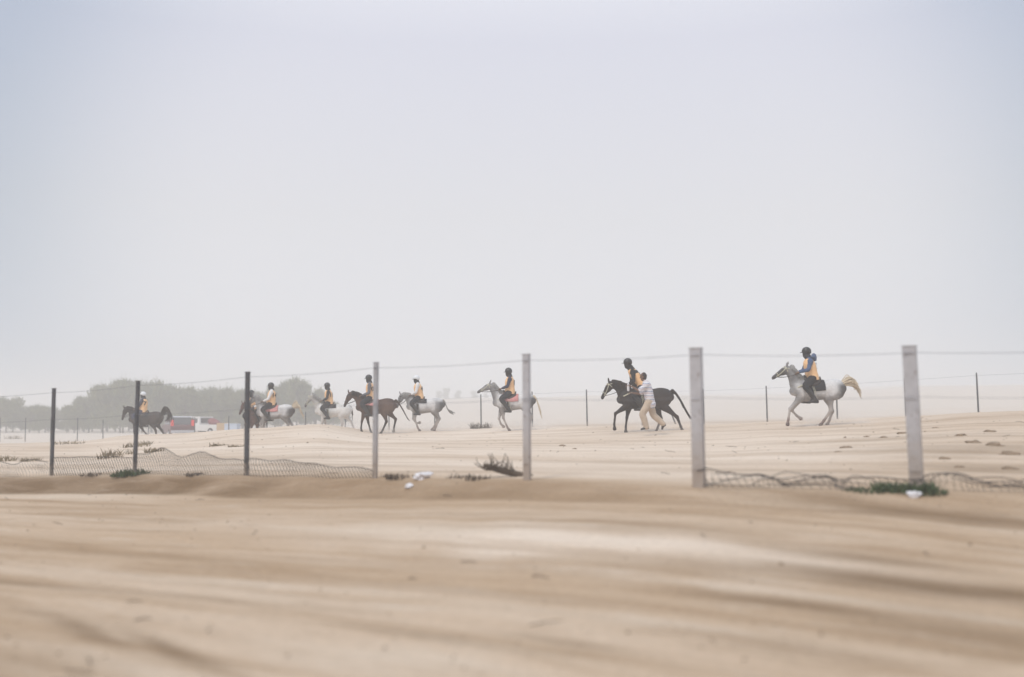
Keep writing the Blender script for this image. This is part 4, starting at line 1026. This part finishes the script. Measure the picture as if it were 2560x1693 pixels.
SPECS = [
 dict(seed=1, px=147, Y=54.5, z=None, scale=1.07, coat='dark', mane='hair_dark', sx=1.10, yaw=-8, poll=(1.13, 1.66), muz=(1.32, .98), arch=.10,
      front=[((.55, .50), (.50, .18), (.48, .08)), ((.20, .55), (.02, .36), (-.04, .30))], hind=[((-.62, .52), (-.66, .18), (-.62, .06)), ((-.80, .55), (-1.0, .26), (-1.06, .16))],
      tail=[(-.98, 1.52), (-1.14, 1.60), (-1.26, 1.50), (-1.28, 1.30), (-1.18, 1.12), (-1.06, 1.02)], tailw=.11, seat=.16, lean=-.02, hand=(.55, 1.60), white_helmet=True, scarf=True, num='77', numphi=120, jacket='navy_cloth', trousers='navy_cloth', drop=70, look=0,
      label='dark brown horse with raised bushy tail, farthest left in front of the maroon car', rlabel='person with white-backed helmet and orange vest riding the leftmost dark horse'),
 dict(seed=2, px=256.5, Y=50.5, z=None, coat='chestnut', mane='hair_dark', sx=1.0, yaw=72, poll=(1.12, 1.80), muz=(1.42, 1.34), arch=.08,
      front=[((.60, .55), (.62, .20), (.64, .08)), ((.40, .52), (.28, .22), (.24, .12))], hind=[((-.60, .52), (-.66, .18), (-.62, .06)), ((-.40, .50), (-.30, .16), (-.26, .05))],
      tail=[(-.90, 1.30), (-1.0, 1.05), (-1.02, .7)], seat=.10, lean=.16, hand=(.55, 1.60), num=None, jacket='navy_cloth', stripe_sleeves=True, headfwd=.06, drop=60, look=-20,
      label='chestnut horse seen almost head on behind the third post from the left', rlabel='person in dark jacket with pale sleeve bands leaning forward on the chestnut horse'),
 dict(seed=3, px=276, Y=46.5, z=None, coat='grey_light', mane='hair_grey', tailm='hair_cream', sx=1.02, yaw=6, poll=(.98, 1.86), muz=(1.26, 1.42), arch=.06,
      front=[((.55, .50), (.50, .18), (.48, .08)), ((.70, .60), (.62, .34), (.56, .28))], hind=[((-.62, .55), (-.50, .22), (-.44, .14)), ((-.76, .55), (-.9, .26), (-.94, .18))],
      tail=[(-.92, 1.44), (-1.06, 1.46), (-1.15, 1.30), (-1.20, 1.08), (-1.32, .97)], tailw=.10, seat=.20, lean=-.02, hand=(.58, 1.60), num='14', numphi=140, jacket='white_cloth', pad='pink_cloth', drop=84,
      label='dapple grey horse with cream tail and pink saddle pad, left of centre', rlabel='person with white sleeves and black helmet on the grey horse left of centre'),
 dict(seed=4, px=334, Y=48.8, z=None, coat='white', mane='hair_grey', sx=1.06, yaw=10, poll=(1.12, 1.88), muz=(1.34, 1.40), arch=.05,
      front=[((.55, .50), (.50, .18), (.48, .08)), ((.40, .55), (.28, .30), (.2, .26))], hind=[((-.44, .50), (-.34, .16), (-.30, .05)), ((-.86, .62), (-.98, .30), (-1.03, .20))],
      tail=[(-.86, 1.30), (-.90, 1.05), (-.92, .72)], tailm='hair_dark', tailw=.045, seat=.22, lean=.04, hand=(.56, 1.60), num='11', numphi=140, hoodx=1, drop=62, pale_tack=2,
      label='white horse with dark face and grey neck, just ahead of the walking bay', rlabel='person in black with orange vest riding the white horse with dark face'),
 dict(seed=5, px=376.3, Y=42.8, coat='bay', mane='hair_dark', sx=1.02, yaw=0, poll=(1.13, 1.70), muz=(1.36, 1.16), arch=.09,
      front=[((.58, .50), (.61, .22), (.59, .12)), ((.34, .46), (.25, .13), (.20, .03))], hind=[((-.47, .50), (-.31, .13), (-.25, .03)), ((-.84, .60), (-.77, .24), (-.76, .14))],
      tail=[(-.90, 1.36), (-1.02, 1.22), (-1.18, .96), (-1.32, .70), (-1.44, .54)], tailw=.065, droop=.3, tailm='hair_brown', seat=.22, lean=.04, hand=(.62, 1.58), num='709', numphi=128, numsize=.22, jacket='grey_cloth', pad='pink_cloth', drop=78, elbow_out=True,
      label='bay horse walking with pricked ears and pink-edged saddle pad beside the fourth post', rlabel='person in grey sleeves and orange vest with large number riding the bay horse'),
 dict(seed=6, px=425.5, Y=45.0, coat='grey', mane='hair_grey', tailm='hair_grey', sx=1.0, yaw=4, poll=(1.08, 1.62), muz=(1.28, 1.08), arch=.10,
      front=[((.46, .54), (.33, .15), (.25, .04)), ((.55, .56), (.40, .34), (.33, .36))], hind=[((-.64, .56), (-.48, .18), (-.43, .06)), ((-.56, .52), (-.40, .2), (-.34, .12))],
      tail=[(-.86, 1.36), (-.94, 1.14), (-1.06, .94), (-1.24, .86), (-1.34, .84)], tailw=.045, seat=.28, lean=.06, hand=(.66, 1.60), white_helmet=True, num='4', numphi=150, jacket='white_cloth', drop=64, look=0,
      label='grey horse with lowered head, trotting behind the tail of the bay', rlabel='person in white jacket under orange vest on the grey horse behind the bay'),
 dict(seed=7, px=513.8, Y=40.0, coat='grey', mane='hair_grey', tailm='hair_cream', sx=1.0, yaw=0, poll=(.95, 1.84), muz=(1.40, 1.56), arch=.02,
      front=[((.42, .50), (.26, .13), (.19, .03)), ((.60, .48), (.52, .26), (.46, .20))], hind=[((-.68, .58), (-.50, .16), (-.44, .05)), ((-.72, .56), (-.62, .20), (-.58, .10))],
      tail=[(-.86, 1.34), (-.98, 1.06), (-1.06, .80), (-1.11, .56)], tailw=.05, seat=.16, lean=.0, hand=(.52, 1.64), num='1', numphi=150, pad='pink_cloth', drop=84, jacket='navy_cloth', pale_tack=1,
      label='dapple grey horse with head held high, pink pad, left of the middle big post', rlabel='person in black helmet and orange vest on the grey horse left of the middle post'),
 dict(seed=8, px=644.5, Y=34.0, coat='black', mane='hair_dark', sx=1.14, yaw=0, poll=(1.18, 1.66), muz=(1.48, 1.12), arch=.08,
      front=[((1.02, .62), (1.06, .26), (1.05, .12)), ((.60, .48), (.64, .16), (.64, .04))], hind=[((-1.08, .50), (-1.20, .18), (-1.24, .08)), ((-.56, .46), (-.44, .12), (-.40, .03))],
      tail=[(-.98, 1.38), (-1.10, 1.26), (-1.24, 1.04), (-1.38, .78), (-1.54, .52), (-1.72, .38)], tailw=.075, seat=.08, lean=.30, hand=(.56, 1.56), headfwd=.04, num='5', numphi=160, drop=70, pale_tack=1,
      label='black trotting horse with pale bridle and streaming tail beside the running person', rlabel='person in black leaning forward on the black trotting horse with pale bridle'),
 dict(seed=9, px=817, Y=31.8, coat='grey_mask', mane='hair_grey', tailm='hair_cream', sx=1.05, yaw=0, poll=(.94, 1.86), muz=(1.34, 1.58), arch=.02,
      front=[((.92, .54), (.98, .20), (1.0, .08)), ((.80, .50), (.64, .32), (.57, .27))], hind=[((-.38, .48), (-.14, .15), (-.06, .05)), ((-.50, .46), (-.40, .18), (-.36, .10))],
      tail=[(-.96, 1.40), (-1.10, 1.44), (-1.24, 1.34), (-1.32, 1.14), (-1.36, .98)], tailw=.11, seat=.16, lean=.08, hand=(.62, 1.66), hood='blue_cloth', jacket='blue_cloth', num='7', numphi=160, drop=92, pale_tack=1,
      label='grey horse with black face and cream tail cantering, rightmost in the line', rlabel='person in blue hooded jacket and orange vest on the rightmost grey horse'),
]
for sp in SPECS:
    if sp.get('z', 1) is None:
        sp['z'] = {1: zrow(441, 54.5), 2: zrow(440, 50.5), 3: zrow(436.5, 46.5), 4: zrow(434, 48.8)}[sp['seed']]
    h_ = make_horse(sp); make_rider(h_, sp)

# ---------------------------------------------------------------- the person running beside the black horse
def runner():
    V = Vector; X = (649 - W / 2) / F * 31.2; Y = 31.2; gz = zrow(430.6, Y)
    f = V((1, 0, 0))
    hip = V((-.02, 0, .92)); ch = V((.03, 0, 1.22)); sh = V((.09, 0, 1.45)); nk = V((.12, 0, 1.52)); hd = nk + V((.06, 0, .155))
    def torso_t(bm, g):
        tube(bm, [(*(hip - V((0, 0, .05))), .155 + g, .115 + g), (*hip.lerp(ch, .4), .15 + g, .11 + g), (*ch, .17 + g, .12 + g), (*sh, .185 + g, .11 + g), (*(sh + V((.02, 0, .06))), .09 + g, .07 + g)], n=4, seg=18)
    arms = {1: (V((.09, .19, 1.43)), V((.33, .28, 1.24)), V((.56, .16, 1.38))), -1: (V((.09, -.19, 1.43)), V((.24, -.28, 1.15)), V((.50, -.24, 1.18)))}
    legs = {1: (V((0, .09, .90)), V((.22, .11, .52)), V((.10, .11, .10)), V((.26, .12, .04))), -1: (V((0, -.09, .90)), V((-.14, -.11, .48)), V((-.44, -.11, .20)), V((-.40, -.11, .05)))}
    def arm(bm, s, g): S_, E, Wr = arms[s]; limb(bm, [S_ + V((0, -s * .05, 0)), S_, S_.lerp(E, .5), E, E.lerp(Wr, .4), Wr], [(.055, .06), (.055, .058), (.044, .046), (.038, .040), (.036, .037), (.025, .026)], g)
    def leg(bm, s, g, g2=None):
        g2 = g if g2 is None else g2; H_, K, A_, T_ = legs[s]; limb(bm, [H_, H_.lerp(K, .5), K, K.lerp(A_, .35), A_], [(.09 + g, .10 + g), (.078 + g, .085 + g), (.055 + g2, .06 + g2), (.052 + g2, .058 + g2), (.036 + g2, .04 + g2)], 0)
    bm = bmesh.new(); torso_t(bm, 0); head_tubes(bm, nk - V((0, 0, .04)), hd, f)
    for s in (-1, 1):
        arm(bm, s, 0); leg(bm, s, 0); H_, K, A_, T_ = legs[s]; limb(bm, [A_ + V((-.03, 0, -.03)), A_.lerp(T_, .5), T_], [(.036, .035), (.038, .03), (.03, .022)], 0)
    me_ = remesh(bm, .016, 3, .4)
    me_ = append_tubes(me_, lambda bm: [hand_tubes(bm, arms[s][2], arms[s][2] - arms[s][1], -s, .8) for s in (-1, 1)])
    paint(me_, skin_fn(hd, f, (.17, .095, .065)))
    o = link('person', me_, M['skin'], loc=(X, Y, gz), rz=math.pi + R(-4))
    props(o, 'person on foot in striped shirt and beige trousers running beside the black horse', 'person')
    bm = bmesh.new(); torso_t(bm, .025)
    tube(bm, [(*(hip - V((.02, 0, .10))), .20, .17), (*hip, .19, .155), (*ch, .20, .15)], seg=18)
    for s in (-1, 1):
        S_, E, Wr = arms[s]; limb(bm, [S_ + V((0, -s * .05, 0)), S_, S_.lerp(E, .5), E.lerp(S_, .12)], [(.07, .075), (.075, .08), (.07, .075), (.07, .075)], 0)
    link('shirt', remesh(bm, .018, 3, .4), M['stripes'], o)
    bm = bmesh.new(); tube(bm, [(*(hip - V((0, 0, .14))), .15, .14), (*hip, .165, .14)], seg=16)
    for s in (-1, 1): leg(bm, s, .035, .045)
    link('trousers', remesh(bm, .018, 3, .4), M['beige_cloth'], o)
    for s in (-1, 1):
        bm = bmesh.new(); H_, K, A_, T_ = legs[s]; limb(bm, [A_ + V((-.04, 0, -.02)), A_.lerp(T_, .5), T_], [(.045, .04), (.046, .035), (.036, .026)], .006); link('shoe', remesh(bm, .014, 2, .4), M['boot'], o)
    bm = bmesh.new(); tube(bm, [(*(hd + V((-.03, 0, -.02))), .082, .085), (*(hd + V((-.02, 0, .05))), .084, .098), (*(hd + V((-.02, 0, .10))), .055, .07)], seg=14)
    link('hair', remesh(bm, .014, 2, .4), M['hair_dark'], o)
    # bottle held in the outstretched hand
    w = arms[1][2]; d_ = (arms[1][2] - arms[1][1]).normalized(); c_ = w + d_ * .12
    bm = bmesh.new(); tube(bm, [(0, 0, -.12, .036, .036), (0, 0, -.02, .038, .038), (0, 0, .06, .036, .036), (0, 0, .10, .018, .018), (0, 0, .13, .014, .014)], n=2, seg=14)
    rot = Matrix.Rotation(o.rotation_euler.z, 3, 'Z')
    q = link('water_bottle', mesh_from(bm), M['litter'], loc=Vector(o.location) + rot @ (c_ + V((.0, 0, -.06))))
    props(q, 'white water bottle held out by the running person towards the rider', 'bottle')
runner()

# ---------------------------------------------------------------- vehicles and boxes far behind
def vehicle(px_, Y, yaw, kind, row):
    X = (px_ - W / 2) / F * Y; z = zrow(row, Y); root = empty('car' if kind == 'suv' else 'pickup_truck', (X, Y, z), yaw)
    L, Wd = (4.6, 1.85) if kind == 'suv' else (5.2, 1.8); body = M['car_red'] if kind == 'suv' else M['car_white']
    def prism(prof, w, mt, name, par=root, inset=0.0, z0=None):
        bm = bmesh.new(); n = len(prof); a = []; zs_ = [p[1] for p in prof]; zmin, zmax = min(zs_), max(zs_)
        for s in (-1, 1): a.append([bm.verts.new((x, s * (w / 2 - inset * (z_ - zmin) / max(zmax - zmin, .01)), z_)) for x, z_ in prof])
        bm.faces.new(a[0]); bm.faces.new(list(reversed(a[1])))
        for k in range(n): bm.faces.new((a[0][k], a[1][k], a[1][(k + 1) % n], a[0][(k + 1) % n]))
        bmesh.ops.recalc_face_normals(bm, faces=bm.faces); bevel(bm, .03, 2); return link(name, mesh_from(bm, False), mt, par)
    if kind == 'suv':
        prism([(-2.25, .40), (-2.30, .95), (-2.1, 1.08), (1.0, 1.08), (2.15, .98), (2.3, .75), (2.25, .40)], Wd, body, 'body')
        cab = prism([(-2.05, 1.075), (-1.85, 1.66), (.35, 1.66), (1.05, 1.075)], Wd - .08, M['glass'], 'window', inset=.14)
        prism([(-1.92, 1.655), (-1.80, 1.76), (.2, 1.76), (.42, 1.655)], Wd - .22, M['car_grey'], 'roof')
        for x in (-1.95, -.85, .30): 
            for s in (-1, 1):
                bm = bmesh.new(); box(bm, (x, s * (Wd / 2 - .09), 1.37), (.12, .06, .62)); link('pillar', mesh_from(bm, False), body, root)
        rear = -2.31
    else:
        prism([(-2.5, .45), (-2.5, 1.0), (1.5, 1.02), (2.5, .95), (2.55, .45)], Wd, body, 'body')
        prism([(.0, 1.0), (.08, 1.70), (1.05, 1.70), (1.60, 1.0)], Wd - .06, body, 'cab', inset=.12)
        for s in (-1, 1): 
            bm = bmesh.new(); box(bm, (.70, s * (Wd / 2 - .055), 1.33), (.80, .05, .42), Matrix.Rotation(-s * .12, 3, 'X')); link('window', mesh_from(bm, False), M['glass'], root)
        bm = bmesh.new(); box(bm, (.03, 0, 1.36), (.05, 1.3, .44)); link('window', mesh_from(bm, False), M['glass'], root)
        rear = -2.51
    bm = bmesh.new(); box(bm, (rear - .03, 0, .52), (.14, Wd - .04, .22)); bevel(bm, .03); link('bumper', mesh_from(bm, False), M['car_grey'], root)
    for s in (-1, 1):
        bm = bmesh.new(); box(bm, (rear + .03 if kind != 'suv' else rear + .12, s * (Wd / 2 - .12), 1.02 if kind == 'suv' else .85), (.16, .24, .85 if kind == 'suv' else .26)); bevel(bm, .03); link('tail_light', mesh_from(bm, False), M['tail_light'], root)
        for x in (-1.4, 1.45):
            bm = bmesh.new(); bmesh.ops.create_cone(bm, cap_ends=True, segments=24, radius1=.36, radius2=.36, depth=.24, matrix=Matrix.Translation((x, s * (Wd / 2 - .10), .36)) @ Matrix.Rotation(R(90), 4, 'X')); bevel(bm, .03)
            wh = link('wheel', mesh_from(bm, False), M['tyre'], root)
            bm = bmesh.new(); bmesh.ops.create_cone(bm, cap_ends=True, segments=20, radius1=.21, radius2=.17, depth=.03, matrix=Matrix.Translation((x, s * (Wd / 2 + .03), .36)) @ Matrix.Rotation(R(90), 4, 'X')); link('rim', mesh_from(bm, False), M['car_grey'], wh)
    return root
v = vehicle(179, 83, R(118), 'suv', 437.5); props(v, 'maroon off-road car with silver roof and red lights behind the leftmost horse', 'car')
v2 = vehicle(208, 88, R(150), 'pickup', 436); props(v2, 'white pickup truck parked right of the maroon car', 'pickup truck')
def thing_at(px_, row, Y, name, bm, mt, lab, cat, rz=0):
    X = (px_ - W / 2) / F * Y; o = link(name, mesh_from(bm, False), mt, loc=(X, Y, zrow(row, Y)), rz=rz); props(o, lab, cat); return o
bm = bmesh.new(); bmesh.ops.create_icosphere(bm, subdivisions=3, radius=.36)
for v_ in bm.verts: v_.co = Vector((v_.co.x * 1.5, v_.co.y, v_.co.z * .9 + .3)) * (1 + .35 * noise.noise(v_.co * 3))
thing_at(215, 425.6, 87.6, 'bundle', bm, M['red_cloth'], 'dark red bundle heaped on the back of the white pickup', 'bundle')
def crate_bm(a, b_, c_):
    bm = bmesh.new(); t_ = .04
    box(bm, (0, 0, t_ / 2), (a, b_, t_))
    for s in (-1, 1): box(bm, (s * (a / 2 - t_ / 2), 0, c_ / 2 + t_ / 2 + .001), (t_, b_, c_ - t_)); box(bm, (0, s * (b_ / 2 - t_ / 2), c_ / 2 + t_ / 2 + .001), (a - 2 * t_ - .002, t_ - .002, c_ - t_))
    box(bm, (0, 0, c_ * .7), (a - .1, b_ - .1, .05)); return bm
thing_at(223.5, 431.5, 82, 'crate', crate_bm(.9, .7, .7), M['orange_box'], 'pale orange crate right of the white pickup', 'crate', .3)
bm = bmesh.new(); box(bm, (0, 0, .25), (1.1, .6, .5)); box(bm, (0, 0, .54), (1.14, .64, .08)); bevel(bm, .03)
thing_at(233.5, 430.8, 80, 'cooler_box', bm, M['blue_box'], 'pale blue cooler box just left of the chestnut horse', 'cooler', -.2)

# ---------------------------------------------------------------- dusty air
bm = bmesh.new()
bmesh.ops.create_cube(bm, size=1.0, matrix=Matrix.Translation((0, 3150, 0)) @ Matrix.Diagonal((19000, 6900, 1, 1)))
for v in bm.verts: v.co.z = 14.0 if v.co.z > 0 else -16.0
m = bpy.data.materials.new('dusty_air'); m.use_nodes = True; t = m.node_tree; t.nodes.clear()
o_ = N(t, 'ShaderNodeOutputMaterial'); pv = N(t, 'ShaderNodeVolumePrincipled')
pv.inputs['Color'].default_value = (1, .985, .97, 1); pv.inputs['Density'].default_value = .0044; pv.inputs['Anisotropy'].default_value = .2
t.links.new(pv.outputs[0], o_.inputs['Volume'])
hz = link('haze', mesh_from(bm, False), m); props(hz, kind='stuff'); hz['label'] = 'pale dusty air over the whole plain'; hz['category'] = 'haze'

# dust kicked up behind the hooves
m = bpy.data.materials.new('hoof_dust'); m.use_nodes = True; t = m.node_tree; t.nodes.clear()
o_ = N(t, 'ShaderNodeOutputMaterial'); pv = N(t, 'ShaderNodeVolumePrincipled'); pv.inputs['Color'].default_value = (1, .965, .93, 1)
c = N(t, 'ShaderNodeTexCoord'); ln = N(t, 'ShaderNodeVectorMath', operation='LENGTH'); t.links.new(c.outputs['Object'], ln.inputs[0])
r_ = N(t, 'ShaderNodeMapRange', interpolation_type='SMOOTHSTEP'); t.links.new(ln.outputs['Value'], r_.inputs[0]); r_.inputs['From Min'].default_value = 1.0; r_.inputs['From Max'].default_value = .15
r_.inputs['To Min'].default_value = 0.; r_.inputs['To Max'].default_value = 1.
n = N(t, 'ShaderNodeTexNoise'); n.inputs['Scale'].default_value = 2.2; n.inputs['Detail'].default_value = 3; g = N(t, 'ShaderNodeNewGeometry'); t.links.new(g.outputs['Position'], n.inputs[0])
r2 = N(t, 'ShaderNodeMapRange'); t.links.new(n.outputs[0], r2.inputs[0]); r2.inputs['From Min'].default_value = .35; r2.inputs['From Max'].default_value = .7; r2.inputs['To Max'].default_value = 1.2
mm = N(t, 'ShaderNodeMath', operation='MULTIPLY'); t.links.new(r_.outputs[0], mm.inputs[0]); t.links.new(r2.outputs[0], mm.inputs[1]); t.links.new(mm.outputs[0], pv.inputs['Density']); t.links.new(pv.outputs[0], o_.inputs['Volume'])
bm = bmesh.new(); bmesh.ops.create_icosphere(bm, subdivisions=2, radius=1.0); pm_ = mesh_from(bm, True)
for sp in SPECS:
    Y = sp['Y']; X = (sp['px'] - W / 2) / F * Y; gz = sp.get('z') if sp.get('z') is not None else ground_z(X, Y)
    o = link('dust', pm_, m, loc=(X + .5, Y + .15, gz + .05)); o.scale = (1.9, .9, .42 if sp['seed'] > 4 else .75)
    props(o, 'faint dust kicked up round the hooves of the horses', 'dust', 'dust at the hooves', 'stuff')
